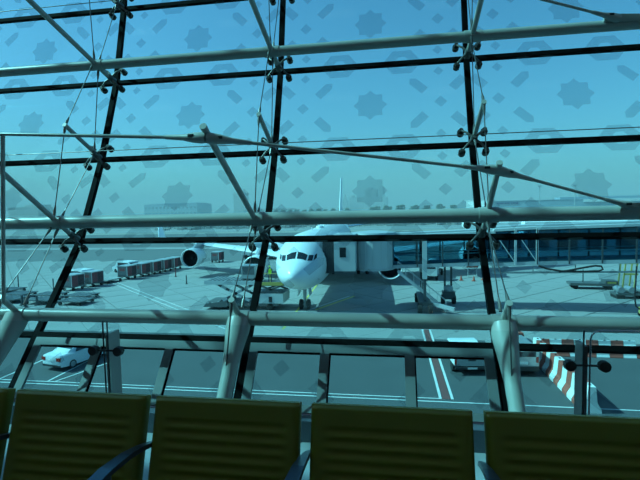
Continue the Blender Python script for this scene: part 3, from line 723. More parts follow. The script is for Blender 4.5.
# lift column, bogie
colm = lb(3.02, 3.44, 44.0, 44.3, 3.3, 7.5).build('lift_column', 'bridge_white', jb)
lb(3.1, 3.36, 44.05, 44.25, 0.9, 3.3).build('lift_leg', 'bridge_dark', colm)
c2 = lb(3.02, 3.48, 48.7, 49.0, 3.3, 7.5).build('lift_column', 'bridge_white', jb)
lb(3.1, 3.4, 48.75, 48.95, 0.9, 3.3).build('lift_leg', 'bridge_dark', c2)
bog = lb(2.7, 3.8, 43.7, 49.4, 0.75, 1.1).build('bogie', 'bridge_dark', jb)
for y in (43.9, 49.1):
    for x in (2.75, 3.75): MB().tube([L_(x - 0.22, y, 0.5), L_(x - 0.17, y, 0.5), L_(x + 0.17, y, 0.5), L_(x + 0.22, y, 0.5)], [0.4, 0.5, 0.5, 0.4], 16).build('wheel', 'rubber', bog, 40)
MB().beam(L_(3.6, 44.5, 0.9), L_(5.9, 43.4, 0.5), 0.45, 0.3).build('tow_arm', 'bridge_grey', bog)
for x in (5.6, 6.25): lb(x - 0.1, x + 0.1, 48.3, 48.5, 1.3, 4.2).build('support_leg', 'bridge_dark', jb)
mt_ = lb(5.35, 6.6, 47.9, 48.9, 0.55, 1.35).build('drive_unit', 'bridge_dark', jb)
MB().ball(L_(5.95, 48.3, 1.6), (0.5, 0.4, 0.45), 10, 6).build('motor', 'bridge_grey', mt_, 50)
for x in (5.4, 6.5): MB().tube([L_(x - 0.2, 48.3, 0.5), L_(x - 0.15, 48.3, 0.5), L_(x + 0.15, 48.3, 0.5), L_(x + 0.2, 48.3, 0.5)], [0.4, 0.5, 0.5, 0.4], 16).build('wheel', 'rubber', mt_, 40)
# service stair down from the cab
st = thing('service_stair', (5.3, 45.15, G), 'narrow steel service stair leaning down beside the jet bridge column', 'stair')
for dy in (-0.45, 0.45): MB().beam((-4.6, dy, 3.9), (0, dy, 0.1), 0.08, 0.24).build('stringer', 'bridge_white', st)
for q in range(18):
    t = (q + 0.5) / 18
    MB().box((-4.6 * (1 - t), 0, 3.9 - 3.8 * t), (0.26, 0.9, 0.04)).build('tread', 'bridge_grey', st)
for dy in (-0.45, 0.45):
    hr = MB().tube([(-4.6, dy, 4.85), (0, dy, 1.05), (0, dy, 0.1)], 0.025, 6).build('handrail', 'bridge_white', st)
    for q in range(6): t = q / 6; MB().cyl((-4.6 * (1 - t), dy, 3.9 - 3.8 * t), (-4.6 * (1 - t), dy, 4.85 - 3.8 * t), 0.018, 0.018, 6).build('baluster', 'bridge_white', hr)
# hose tray and looped cable under the fixed tunnel
tr = thing('cable_tray', (22, 46.0, G), 'long cable tray hung under the fixed jet bridge tunnel', 'cable tray')
MB().beam((-12, 0.6, 3.55), (18, -1.3, 4.1), 0.25, 0.16).build('tray', 'bridge_grey', tr)
for q in range(9): t = q / 8; MB().cyl((-12 + 30 * t, 0.6 - 1.9 * t, 3.6 + 0.55 * t), (-12 + 30 * t, 0.6 - 1.9 * t, 4.55 + 0.75 * t), 0.04, 0.04, 6).build('hanger', 'bridge_grey', tr)
ho = MB().tube([(13.6, 44.3, G + 4.55), (14.4, 44.3, G + 4.25), (15.6, 44.3, G + 4.05), (17.4, 44.3, G + 4.0), (18.8, 44.3, G + 4.05), (19.15, 44.3, G + 4.22), (19.0, 44.3, G + 4.5), (18.5, 44.3, G + 4.55), (17.4, 44.3, G + 4.35), (16.2, 44.3, G + 4.1), (15.4, 44.3, G + 3.98)], 0.09, 8).build('power_hose', 'rubber', None, 50)
tag(ho, 'thick black power hose looped under the jet bridge', 'hose')

# ================================================================== GROUND EQUIPMENT
# main deck loader with two scissor platforms
ld = thing('cargo_loader', (-15.2, 45.4, G), 'scissor-lift cargo loader raised beside the airliner nose', 'cargo loader')
pf = MB().bb(-3.9, 1.6, -1.6, 1.6, 2.75, 3.0).build('platform', 'dolly', ld)
MB().bb(-3.9, 1.6, -1.66, -1.6, 2.68, 3.06).build('side_beam', 'loader_white', pf)
for q in range(12): MB().cyl((-3.6 + q * 0.45, -1.5, 3.03), (-3.6 + q * 0.45, 1.5, 3.03), 0.05, 0.05, 8).build('roller', 'metal_ulds', pf)
for y in (-1.35, 1.35):
    for p0, p1 in (((-2.6, 0.7), (1.4, 2.75)), ((-2.7, 2.75), (1.4, 0.7))):
        ar = MB().beam((p0[0], y, p0[1]), (p1[0], y, p1[1]), 0.12, 0.26).build('scissor_arm', 'loader_white', ld)
        for q in range(5):
            t = (q + 0.5) / 5; c = Vector((p0[0] + (p1[0] - p0[0]) * t, y - 0.065, p0[1] + (p1[1] - p0[1]) * t))
            MB().beam(c - Vector((0.16, 0, 0.09 if p1[1] > p0[1] else -0.09)), c + Vector((0.16, 0, 0.09 if p1[1] > p0[1] else -0.09)), 0.01, 0.24).build('warning_stripe', 'bridge_dark', ar)
bs = MB().bb(-3.9, 3.9, -1.4, 1.4, 0.45, 0.75).build('chassis', 'dolly', ld)
for q in range(5): MB().bb(-3.8 + q * 0.5, -3.55 + q * 0.5, -1.46, -1.40, 0.45, 0.75).build('warning_stripe', 'loader_white', bs)
rp = MB().hexa([(-4.2, -1.5, 0.3), (-1.6, -1.5, 0.3), (-1.6, 1.5, 0.3), (-4.2, 1.5, 0.3), (-3.9, -1.5, 0.62), (-1.6, -1.5, 0.95), (-1.6, 1.5, 0.95), (-3.9, 1.5, 0.62)]).build('ramp', 'dolly', ld)
for x in (-2.5, 3.0):
    for y in (-1.2, 1.2): MB().tube([(x, y - 0.2, 0.42), (x, y - 0.15, 0.42), (x, y + 0.15, 0.42), (x, y + 0.2, 0.42)], [0.34, 0.42, 0.42, 0.34], 16).build('wheel', 'rubber', bs, 40)
en = MB().bb(1.2, 4.4, -1.5, 1.5, 0.75, 1.75).build('engine_house', 'loader_white', ld)
MB().bb(2.9, 3.25, -1.53, -1.5, 0.85, 1.45).build('vent', 'dark', en); MB().bb(1.5, 1.75, -1.53, -1.5, 1.1, 1.5).build('vent', 'dark', en)
p2 = MB().bb(1.7, 4.5, -1.5, 1.5, 2.55, 2.75).build('front_platform', 'dolly', ld)
MB().bb(1.7, 4.5, -1.55, -1.5, 2.6, 2.95).build('edge_rail', 'yellow', p2)
for y in (-1.3, 1.3):
    MB().beam((1.9, y, 1.75), (4.3, y, 2.55), 0.1, 0.18).build('scissor_arm', 'dolly', ld); MB().beam((4.3, y, 1.75), (1.9, y, 2.55), 0.1, 0.18).build('scissor_arm', 'dolly', ld)
for x in (1.8, 3.1, 4.4): MB().cyl((x, -1.45, 2.75), (x, -1.45, 3.8), 0.03, 0.03, 6).build('rail_post', 'yellow', p2)
MB().cyl((1.8, -1.45, 3.8), (4.4, -1.45, 3.8), 0.03, 0.03, 6).build('guard_rail', 'yellow', p2)
# container standing on the loader
def container(name, loc, label, grp=None, rz=0.0, mt='metal_ulds', w_=1.5, d_=1.5, h_=1.45):
    o = thing(name, loc, label, 'container', rz, grp)
    x = w_ / 2
    b = MB().prism([(-x, -d_ / 2, 0.1), (x * 0.72, -d_ / 2, 0.1), (x, -d_ / 2, 0.45), (x, -d_ / 2, h_), (-x, -d_ / 2, h_)], (0, d_, 0)).build('body', mt, o)
    MB().bb(-x, x * 0.72, -d_ / 2, d_ / 2, 0, 0.1).build('base', 'dolly', o)
    MB().bb(-x + 0.1, x - 0.12, -d_ / 2 - 0.02, -d_ / 2, 0.5, h_ - 0.1).build('door_curtain', 'grey_curtain', b)
    return o
container('air_cargo_container', (-14.6, 45.4, G + 3.09), 'silver air cargo container riding on the raised loader platform')

# worker in a hi-vis vest
def person(loc, rz, label):
    o = thing('person', loc, label, 'person', rz)
    J = {'hip': (0, 0, 0.95), 'waist': (0, 0, 1.12), 'chest': (0, 0.01, 1.36), 'neck': (0, 0, 1.52), 'head': (0, -0.01, 1.62), 'crown': (0, 0, 1.74),
         'sl': (-0.19, 0, 1.44), 'el': (-0.27, -0.05, 1.18), 'wl': (-0.24, -0.24, 1.05), 'hl': (-0.22, -0.33, 1.04),
         'sr': (0.19, 0, 1.44), 'er': (0.27, -0.03, 1.17), 'wr': (0.26, -0.20, 1.00), 'hr': (0.25, -0.28, 0.97),
         'pl': (-0.10, 0, 0.90), 'kl': (-0.12, -0.03, 0.50), 'al': (-0.13, 0.02, 0.09), 'tl': (-0.14, -0.14, 0.04),
         'pr': (0.10, 0, 0.90), 'kr': (0.13, -0.02, 0.50), 'ar': (0.15, 0.04, 0.09), 'tr': (0.17, -0.12, 0.04)}
    R_ = {'hip': 0.14, 'waist': 0.13, 'chest': 0.155, 'neck': 0.06, 'head': 0.095, 'crown': 0.08, 'sl': 0.075, 'el': 0.05, 'wl': 0.036, 'hl': 0.04, 'pl': 0.095, 'kl': 0.065, 'al': 0.05, 'tl': 0.04}
    ks = list(J); ix = {k: i for i, k in enumerate(ks)}
    ed = [('hip', 'waist'), ('waist', 'chest'), ('chest', 'neck'), ('neck', 'head'), ('head', 'crown'), ('chest', 'sl'), ('sl', 'el'), ('el', 'wl'), ('wl', 'hl'), ('chest', 'sr'), ('sr', 'er'), ('er', 'wr'), ('wr', 'hr'), ('hip', 'pl'), ('pl', 'kl'), ('kl', 'al'), ('al', 'tl'), ('hip', 'pr'), ('pr', 'kr'), ('kr', 'ar'), ('ar', 'tr')]
    me = bpy.data.meshes.new('body'); me.from_pydata([J[k] for k in ks], [(ix[a], ix[b]) for a, b in ed], [])
    b = link('body', me, o); b.modifiers.new('skin', 'SKIN')
    if not me.skin_vertices:
        bm = bmesh.new(); bm.from_mesh(me); bm.verts.layers.skin.verify(); bm.to_mesh(me); bm.free()
    for k in ks:
        r = R_.get(k) or R_.get(k[0] + 'l', 0.06); sv = me.skin_vertices[0].data[ix[k]]; sv.radius = (r, r * (0.75 if k in ('chest', 'waist', 'hip') else 1)); sv.use_root = k == 'hip'
    sd = b.modifiers.new('sub', 'SUBSURF'); sd.levels = 1; sd.render_levels = 2
    me.materials.append(M['cloth_dark'])
    vest = []
    for z, rx, ry in ((0.92, 0.175, 0.135), (1.12, 0.165, 0.13), (1.34, 0.19, 0.145), (1.46, 0.165, 0.11), (1.50, 0.09, 0.08)):
        vest.append([(rx * math.cos(2 * PI * j / 16), ry * math.sin(2 * PI * j / 16), z) for j in range(16)])
    MB().rings(vest).build('hivis_vest', 'hivis', o, 60)
    hd = MB().ball((0, -0.015, 1.655), (0.083, 0.10, 0.125), 14, 10).build('face', 'skin', o, 60)
    MB().ball((0, -0.115, 1.645), (0.014, 0.022, 0.02), 8, 5).build('nose', 'skin', hd, 60)
    MB().ball((0, 0.0, 1.70), (0.10, 0.118, 0.095), 14, 8).build('cap', 'hivis', hd, 60)
    for sx in (-1, 1):
        hn = (sx * 0.235, -0.30, 1.02)
        for q in range(4): MB().tube([(hn[0] + (q - 1.5) * 0.018, hn[1] - 0.03, hn[2]), (hn[0] + (q - 1.5) * 0.019, hn[1] - 0.075, hn[2] - 0.006), (hn[0] + (q - 1.5) * 0.018, hn[1] - 0.10, hn[2] - 0.03)], 0.0085, 6).build('finger', 'skin', b)
        MB().tube([(hn[0] - sx * 0.03, hn[1] + 0.0, hn[2]), (hn[0] - sx * 0.055, hn[1] - 0.04, hn[2] - 0.005)], 0.0095, 6).build('thumb', 'skin', b)
    return o
person((-12.3, 44.6, G + 2.75), 0.5, 'worker in a yellow-green vest standing on the cargo loader platform')

# dollies and curtain-sided baggage carts
def dolly_parts(o, wd=1.7, ln=2.6, h=0.5, bar_=0.9):
    fr = MB().bb(-wd / 2, wd / 2, -ln / 2, ln / 2, h - 0.1, h).build('deck', 'dolly', o)
    for x in (-wd / 2 + 0.12, wd / 2 - 0.12):
        for y in (-ln / 2 + 0.4, ln / 2 - 0.4): MB().tube([(x - 0.09, y, 0.2), (x + 0.09, y, 0.2)], 0.2, 12).build('wheel', 'rubber', fr, 40)
    MB().beam((0, -ln / 2, h - 0.08), (0, -ln / 2 - bar_, 0.25), 0.07, 0.07).build('drawbar', 'dolly', fr)
    for q in range(5): MB().cyl((-wd / 2 + 0.1, -ln / 2 + 0.3 + q * (ln - 0.6) / 4, h + 0.02), (wd / 2 - 0.1, -ln / 2 + 0.3 + q * (ln - 0.6) / 4, h + 0.02), 0.04, 0.04, 6).build('roller', 'bridge_grey', fr)
    return fr
def cart(loc, rz, label, grp):
    o = thing('baggage_cart', loc, label, 'baggage cart', rz, grp)
    dolly_parts(o, 1.8, 2.3, 0.55, 0.4)
    b = MB().bb(-0.85, 0.85, -1.10, 1.10, 0.57, 2.05).build('box_body', 'grey_curtain', o)
    MB().bb(-0.92, 0.92, -1.15, 1.15, 2.05, 2.16).build('roof', 'metal_ulds', o)
    for y0, y1, m_ in ((-1.06, -0.05, 'red_curtain'), (0.05, 1.06, 'dark_red')): MB().bb(0.85, 0.88, y0, y1, 0.62, 2.0).build('side_curtain', m_, b)
    MB().bb(-0.8, 0.8, -1.13, -1.10, 0.7, 1.95).build('end_panel', 'grey_curtain', b)
    MB().bb(-0.5, 0.45, -1.14, -1.13, 1.35, 1.8).build('end_patch', 'red_curtain', b)
    for x in (-0.85, 0.85):
        for y in (-1.10, 1.10): MB().bb(x - 0.04, x + 0.04, y - 0.04, y + 0.04, 0.55, 2.06).build('corner_post', 'bridge_grey', b)
    return o
c0 = cart((-40.6, 64.2, G), -0.12, 'red curtain-sided baggage cart, first of the five-cart train from the empty dolly', 'train of five baggage carts')
for q in range(1, 5): dup(c0, (-40.3 + 0.42 * q, 64.2 + 2.85 * q, G), label='red curtain-sided baggage cart, %s of the five-cart train from the empty dolly' % ('first', 'second', 'third', 'fourth', 'fifth')[q])
c1 = dup(c0, (-42.6, 54.6, G), label='curtain-sided baggage cart parked beside the empty dollies'); c1['group'] = 'pair of baggage carts'
c1b = dup(c0, (-41.8, 57.6, G), label='curtain-sided baggage cart parked beside the empty dollies'); c1b['group'] = 'pair of baggage carts'
c2_ = dup(c0, (-34.5, 86, G), label='single red baggage cart standing far behind the outer engine'); del c2_['group']
def dolly(loc, rz, label, grp):
    o = thing('container_dolly', loc, label, 'dolly', rz, grp); dolly_parts(o, 2.4, 3.2, 0.5)
    return o
d0 = dolly((-41.6, 60.9, G), -0.12, 'empty flat dolly standing between the baggage cart trains', 'empty dollies between the carts')
dup(d0, (-41.3, 81.5, G), label='empty flat dolly behind the last cart of the train')
dl = 'empty low roller dolly parked in the row by the baggage carts'
for q, (x, y) in enumerate(((-55.0, 52.9), (-50.4, 52.5), (-46.2, 49.6), (-41.7, 49.4), (-37.2, 49.1), (-35.6, 46.0), (-40.1, 46.3), (-44.6, 46.6))):
    o = dup(d0, (x, y, G), 1.5, dl); o['group'] = 'row of empty roller dollies'
# marker posts
def bollard(loc, h, label, mt='bridge_dark', r=0.09, grp=None):
    o = thing('marker_post', loc, label, 'post', 0, grp)
    MB().cyl((0, 0, 0.02), (0, 0, h), r, r * 0.8, 10).build('shaft', mt, o, 40)
    MB().cyl((0, 0, 0), (0, 0, 0.06), r * 2.2, r * 2, 12).build('foot', 'rubber', o, 40)
    return o
bollard((-28.7, 59.7, G), 1.25, 'dark marker post on the apron ahead of the outer engine')
for q, (x, y) in enumerate(((-41.6, 44.9), (-40.6, 44.2), (-39.7, 44.9))): bollard((x, y, G), 1.1, 'short dark bollard in the trio by the dollies', grp='bollard trio', r=0.14)
bollard((-51.0, 54.6, G), 1.9, 'tall dark pole standing at the empty dollies', r=0.08, grp='poles at the dollies'); bollard((-43.6, 52.2, G), 1.9, 'tall dark pole standing at the empty dollies', r=0.08, grp='poles at the dollies')
bollard((-33.8, 66.6, G), 1.2, 'reddish marker post beside the cart train', 'red_curtain')
# white van far behind the carts
def van(loc, rz, label, L=4.6, W=1.9, H=2.0, mt='car_white', cat='van', name='van'):
    o = thing(name, loc, label, cat, rz)
    prof = [(-L / 2, 0.35), (L / 2 - 0.15, 0.35), (L / 2, 0.55), (L / 2, 0.95), (L / 2 - 0.75, 1.15), (L / 2 - 1.35, H - 0.08), (L / 2 - 1.7, H), (-L / 2 + 0.1, H), (-L / 2, H - 0.15)]
    b = MB().prism([(-W / 2, y, z) for y, z in prof], (W, 0, 0)).build('body', mt, o)
    MB().hexa([(-W / 2 + 0.1, L / 2 - 0.76, 1.2), (W / 2 - 0.1, L / 2 - 0.76, 1.2), (W / 2 - 0.1, L / 2 - 0.74, 1.22), (-W / 2 + 0.1, L / 2 - 0.74, 1.22), (-W / 2 + 0.15, L / 2 - 1.32, H - 0.1), (W / 2 - 0.15, L / 2 - 1.32, H - 0.1), (W / 2 - 0.15, L / 2 - 1.28, H - 0.1), (-W / 2 + 0.15, L / 2 - 1.28, H - 0.1)]).build('windscreen', 'car_glass', b)
    MB().bb(-W / 2 + 0.18, W / 2 - 0.18, -L / 2 - 0.012, -L / 2, 1.2, H - 0.22).build('rear_window', 'car_glass', b)
    for s_ in (-1, 1):
        MB().bb(s_ * W / 2 - 0.008, s_ * W / 2 + 0.008, -L / 2 + 0.35, L / 2 - 1.5, 1.22, H - 0.22).build('side_window', 'car_glass', b)
        MB().bb(s_ * (W / 2 - 0.1) - 0.07, s_ * (W / 2 - 0.1) + 0.07, -L / 2 - 0.02, -L / 2 + 0.02, 0.85, 1.2).build('tail_lamp', 'tail_red', b)
        for y in (-L / 2 + 0.85, L / 2 - 0.85): MB().tube([(s_ * (W / 2 - 0.2), y, 0.33), (s_ * (W / 2 + 0.01), y, 0.33)], 0.33, 16).build('wheel', 'rubber', b, 40)
    MB().bb(-W / 2 + 0.02, W / 2 - 0.02, -L / 2 - 0.06, -L / 2 + 0.02, 0.35, 0.62).build('rear_bumper', 'black_plastic' if mt != 'car_white' else mt, b)
    MB().bb(-0.28, 0.28, -L / 2 - 0.02, -L / 2 + 0.01, 0.75, 0.90).build('number_plate', 'barrier_white', b)
    return o
van((-45.5, 71.5, G), 1.2, 'small white van parked behind the cart train')
van((-46.5, 61.0, G), 1.2, 'small white van parked behind the pair of carts')
# sedan
def sedan(loc, rz, label, mt='car_white'):
    o = thing('sedan', loc, label, 'car', rz)
    W, L = 1.78, 4.5
    sec = [(-2.25, 0.45, 0.90, 0.70), (-2.18, 0.30, 1.02, 0.84), (-1.7, 0.25, 1.05, 0.89), (-1.0, 0.22, 1.02, 0.89), (0, 0.20, 0.98, 0.89), (0.9, 0.22, 0.96, 0.89), (1.5, 0.25, 0.90, 0.88), (2.1, 0.30, 0.76, 0.80), (2.25, 0.42, 0.62, 0.62)]
    b = MB().rings([[(-x, y, z0), (-x * 0.97, y, z0 + 0.05) if False else (-x, y, z0 + 0.08), (-x, y, (z0 + z1) / 2), (-x * 0.96, y, z1 - 0.08), (-x * 0.85, y, z1), (x * 0.85, y, z1), (x * 0.96, y, z1 - 0.08), (x, y, (z0 + z1) / 2), (x, y, z0 + 0.08), (x, y, z0)] for y, z0, z1, x in sec]).build('body', mt, o, 35)
    MB().rings([[(-x, y, z0), (-x * 0.82, y, z1 - 0.04), (-x * 0.74, y, z1), (x * 0.74, y, z1), (x * 0.82, y, z1 - 0.04), (x, y, z0)] for y, z0, z1, x in ((-1.55, 1.0, 1.04, 0.80), (-0.85, 0.98, 1.40, 0.82), (-0.2, 0.96, 1.46, 0.83), (0.35, 0.95, 1.42, 0.82), (1.15, 0.93, 0.98, 0.80))]).build('cabin_roof', mt, b, 30)
    MB().hexa([(-0.66, -1.47, 1.065), (0.66, -1.47, 1.065), (0.62, -1.45, 1.08), (-0.62, -1.45, 1.08), (-0.58, -0.93, 1.375), (0.58, -0.93, 1.375), (0.56, -0.90, 1.38), (-0.56, -0.90, 1.38)]).build('rear_window', 'car_glass', b)
    MB().hexa([(-0.64, 1.08, 1.02), (0.64, 1.08, 1.02), (0.64, 1.10, 1.02), (-0.64, 1.10, 1.02), (-0.58, 0.42, 1.405), (0.58, 0.42, 1.405), (0.58, 0.44, 1.42), (-0.58, 0.44, 1.42)]).build('windscreen', 'car_glass', b)
    for s_ in (-1, 1):
        for y0, y1 in ((-0.95, -0.22), (-0.14, 0.72)):
            t0 = 1.37 if y0 > -0.5 else 1.34
            MB().hexa([(s_ * 0.815, y0 - 0.1, 1.03), (s_ * 0.815, y1 + (0.25 if y1 > 0.5 else 0), 1.03), (s_ * 0.835, y1 + (0.25 if y1 > 0.5 else 0), 1.03), (s_ * 0.835, y0 - 0.1, 1.03), (s_ * 0.70, y0 + 0.12, t0), (s_ * 0.70, y1 - (0.2 if y1 > 0.5 else 0), t0), (s_ * 0.72, y1 - (0.2 if y1 > 0.5 else 0), t0), (s_ * 0.72, y0 + 0.12, t0)]).build('side_window', 'car_glass', b)
        for y in (-1.35, 1.38): 
            wl = MB().tube([(s_ * 0.70, y, 0.31), (s_ * 0.88, y, 0.31), (s_ * 0.90, y, 0.31)], [0.31, 0.31, 0.24], 18).build('wheel', 'rubber', b, 40)
            MB().tube([(s_ * 0.88, y, 0.31), (s_ * 0.905, y, 0.31)], 0.19, 12).build('rim', 'car_silver', wl, 40)
        MB().bb(s_ * 0.66 - 0.16, s_ * 0.66 + 0.16, -2.27, -2.14, 0.70, 0.92).build('tail_lamp', 'tail_red', b)
        MB().box((s_ * 0.93, 0.75, 1.0), (0.16, 0.12, 0.12)).build('mirror', mt, b)
    MB().bb(-0.26, 0.26, -2.275, -2.24, 0.66, 0.78).build('number_plate', 'barrier_white', b)
    MB().bb(-0.80, 0.80, -2.24, -2.1, 0.30, 0.42).build('lower_bumper', 'black_plastic', b)
    return o
sedan((-21.5, 27.9, G), -0.22, 'white sedan with red tail lamps parked in the marked bay')
# pickup
def pickup(loc, rz, label):
    o = thing('pickup_truck', loc, label, 'pickup truck', rz)
    W = 1.86
    ch = MB().bb(-0.75, 0.75, -2.4, 2.3, 0.42, 0.58).build('chassis', 'black_plastic', o)
    bed = MB().bb(-W / 2, W / 2, -2.5, -0.55, 0.58, 0.66).build('cargo_bed', 'black_plastic', o)
    for s_ in (-1, 1): MB().bb(s_ * W / 2 - 0.06 if s_ > 0 else -W / 2, s_ * W / 2 if s_ > 0 else -W / 2 + 0.06, -2.5, -0.55, 0.60, 1.18).build('bed_side', 'car_white', bed)
    tg = MB().bb(-W / 2 + 0.10, W / 2 - 0.10, -2.55, -2.49, 0.62, 1.16).build('tailgate', 'car_silver', bed)
    MB().bb(-0.2, 0.2, -2.57, -2.55, 0.95, 1.05).build('gate_handle', 'black_plastic', tg)
    MB().prism([(-W / 2, -0.55, 0.55), (-W / 2, 2.45, 0.55), (-W / 2, 2.5, 0.95), (-W / 2, 1.35, 1.10), (-W / 2 , -0.55, 1.12)], (W, 0, 0)).build('cab_body', 'car_white', o)
    cb = MB().rings([[(-x, y, 1.10), (-x * 0.86, y, z), (x * 0.86, y, z), (x, y, 1.10)] for y, z, x in ((-0.55, 1.68, 0.88), (-0.2, 1.76, 0.88), (0.5, 1.74, 0.88), (1.3, 1.14, 0.86))]).build('cab_roof', 'car_white', o)
    MB().bb(-0.68, 0.68, -0.57, -0.55, 1.18, 1.60).build('rear_window', 'car_glass', cb)
    for s_ in (-1, 1):
        MB().hexa([(s_ * 0.875, -0.4, 1.14), (s_ * 0.875, 0.95, 1.14), (s_ * 0.895, 0.95, 1.14), (s_ * 0.895, -0.4, 1.14), (s_ * 0.775, -0.3, 1.62), (s_ * 0.775, 0.45, 1.62), (s_ * 0.80, 0.45, 1.62), (s_ * 0.80, -0.3, 1.62)]).build('side_window', 'car_glass', cb)
        for y in (-1.55, 1.55): MB().tube([(s_ * 0.68, y, 0.37), (s_ * 0.92, y, 0.37)], 0.37, 18).build('wheel', 'rubber', ch, 40)
        MB().bb(s_ * 0.87 - 0.05, s_ * 0.87 + 0.05, -2.56, -2.48, 0.72, 1.12).build('tail_lamp', 'tail_red', bed)
    MB().bb(-0.9, 0.9, -2.68, -2.5, 0.42, 0.56).build('rear_bumper', 'black_plastic', ch)
    MB().bb(-0.25, 0.25, -2.70, -2.68, 0.44, 0.55).build('number_plate', 'barrier_white', ch)
    return o
pickup((4.55, 29.7, G), 0.12, 'white pickup truck with silver tailgate and red load').scale = (1.12, 0.80, 0.92)
for x, y, s_, mt in ((4.98, 28.55, 0.32, 'barrier_red'), (4.25, 28.65, 0.30, 'barrier_red')):
    o = thing('crate', (x, y, G + 0.61), 'red crate lying in the pickup bed', 'crate', 0.1, 'crates in the pickup bed')
    MB().bb(-s_, s_, -s_ * 0.8, s_ * 0.8, 0, 0.62).build('box', mt, o); MB().bb(-s_ * 1.03, s_ * 1.03, -s_ * 0.83, s_ * 0.83, 0.62, 0.68).build('lid', mt, o)
van((7.55, 30.0, G), 0.08, 'silver estate car with dark rear window parked by the barriers', 4.5, 1.85, 1.72, 'car_silver', 'car', 'estate_car')

# traffic barriers, alternating red and white blocks
ORD = ('first', 'second', 'third', 'fourth', 'fifth', 'sixth', 'seventh', 'eighth', 'ninth', 'tenth')
def barrier_me(mt, k=1.0, L=0.62):
    sec = [(-0.36, 0), (0.36, 0), (0.36, 0.14), (0.20, 0.42), (0.14, 1.05), (-0.14, 1.05), (-0.20, 0.42), (-0.36, 0.14)]
    return MB().prism([(x * k, -L / 2 + 0.01, z * k) for x, z in sec], (0, L - 0.02, 0)).mesh('traffic_barrier', mt)
def plug_me(k): return MB().cyl((0, 0, 1.05 * k), (0, 0, 1.05 * k + 0.04), 0.06, 0.06, 8).mesh('filler_cap', 'black_plastic')
BK = {1: (barrier_me('barrier_white', 1.25, 0.66), barrier_me('barrier_red', 1.25, 0.66), plug_me(1.25)), 0.5: (barrier_me('barrier_white', 0.38, 0.8), barrier_me('barrier_red', 0.38, 0.8), plug_me(0.38))}
def barrier(x, y, rz, red, k, label, grp):
    w_, r_, p_ = BK[k]
    o = link('traffic_barrier', r_ if red else w_, None, (x, y, G)); o.rotation_euler = (0, 0, rz)
    tag(o, label, 'barrier', grp); link('filler_cap', p_, o)
for q in range(13): barrier(9.62, 23.4 + 0.66 * q, 0.0, q % 2 == 1, 1, ORD[q // 2] + (' red' if q % 2 else ' white') + ' barrier block from the road line, in the row beside the cars', 'barrier line beside the cars')
for q in range(5): barrier(8.9, 32.9 + 0.66 * q, 0.06, q % 2 == 0, 1, ORD[q // 2] + (' red' if q % 2 == 0 else ' white') + ' barrier block from the cars, in the short line ahead of them', 'short barrier line')
for q in range(8): barrier(10.6 + 0.82 * q, 31.9, PI / 2, q % 2 == 1, 0.5, ORD[q // 2] + (' red' if q % 2 else ' white') + ' low barrier block from the parked cars, near cross line', 'near cross line of barriers')
for q in range(8): barrier(11.0 + 0.82 * q, 34.5, PI / 2, q % 2 == 0, 0.5, ORD[q // 2] + (' red' if q % 2 == 0 else ' white') + ' low barrier block from the parked cars, far cross line', 'far cross line of barriers')

# right-hand ground equipment
gp = thing('tow_unit', (24.6, 58.2, G), 'low dark towable unit with a yellow frame on the apron', 'ground equipment', -0.1)
b = MB().bb(-3.2, 1.6, -0.9, 0.9, 0.45, 0.75).build('deck', 'dolly', gp)
for x in (-2.6, 1.0):
    for y in (-0.7, 0.7): MB().tube([(x, y - 0.12, 0.3), (x, y + 0.12, 0.3)], 0.3, 12).build('wheel', 'rubber', b, 40)
MB().bb(0.6, 1.9, -0.8, 0.8, 0.5, 1.05).build('engine_box', 'dolly', gp); MB().bb(0.8, 1.7, -0.84, -0.8, 0.6, 0.95).build('side_hatch', 'yellow', gp)
for x in (2.4, 3.6):
    MB().beam((x, -0.7, 0.3), (x + 0.25, -0.7, 3.2), 0.14, 0.14).build('frame_leg', 'yellow', gp); MB().beam((x, 0.7, 0.3), (x + 0.25, 0.7, 3.2), 0.14, 0.14).build('frame_leg', 'yellow', gp)
for z in (1.9, 3.2): MB().beam((2.5, -0.7, z), (3.95, -0.7, z), 0.14, 0.2).build('cross_bar', 'yellow', gp)
MB().cyl((-1.6, 0, 0.7), (-1.6, 0, 2.3), 0.07, 0.06, 8).build('mast', 'bridge_dark', b)
rk = thing('equipment_trolley', (26.6, 52.6, G), 'long grey equipment trolley loaded with pale canisters', 'trolley', -0.03)
b = MB().bb(-2.8, 2.8, -0.8, 0.8, 0.35, 0.55).build('deck', 'dolly', rk)
for x in (-2.3, 0, 2.3):
    MB().bb(x - 0.4, x + 0.4, -0.82, 0.82, 0.0, 0.4).build('axle_box', 'rubber', b)
for q in range(5): MB().cyl((-2.2 + q * 1.05, -0.6, 0.9), (-2.2 + q * 1.05, 0.6, 0.9), 0.34, 0.34, 14).build('canister', 'metal_ulds', rk, 40)
MB().bb(1.6, 2.7, -0.7, 0.7, 0.55, 1.6).build('cabinet', 'loader_white', rk)
for x in (-2.7, 2.7): MB().cyl((x, -0.75, 0.55), (x, -0.75, 1.5), 0.04, 0.04, 6).build('rail_post', 'bridge_grey', b)
pit = thing('hydrant_cart', (22.6, 43.4, G), 'small yellow hydrant cart with a black hose hanging from the bridge', 'hydrant cart')
MB().bb(-0.6, 0.9, -0.5, 0.5, 0.3, 0.9).build('body', 'yellow', pit)
for x in (-0.4, 0.7):
    for y in (-0.5, 0.5): MB().tube([(x, y - 0.08, 0.25), (x, y + 0.08, 0.25)], 0.25, 12).build('wheel', 'rubber', pit, 40)
ho = MB().tube([(21.6, 43.6, G + 4.6), (21.55, 43.6, G + 3.0), (21.5, 43.6, G + 1.8), (21.6, 43.55, G + 1.0), (21.9, 43.5, G + 0.75), (22.1, 43.4, G + 0.9)], 0.07, 8).build('hanging_hose', 'rubber', None, 50)
tag(ho, 'black hose hanging straight down to the yellow hydrant cart', 'hose')
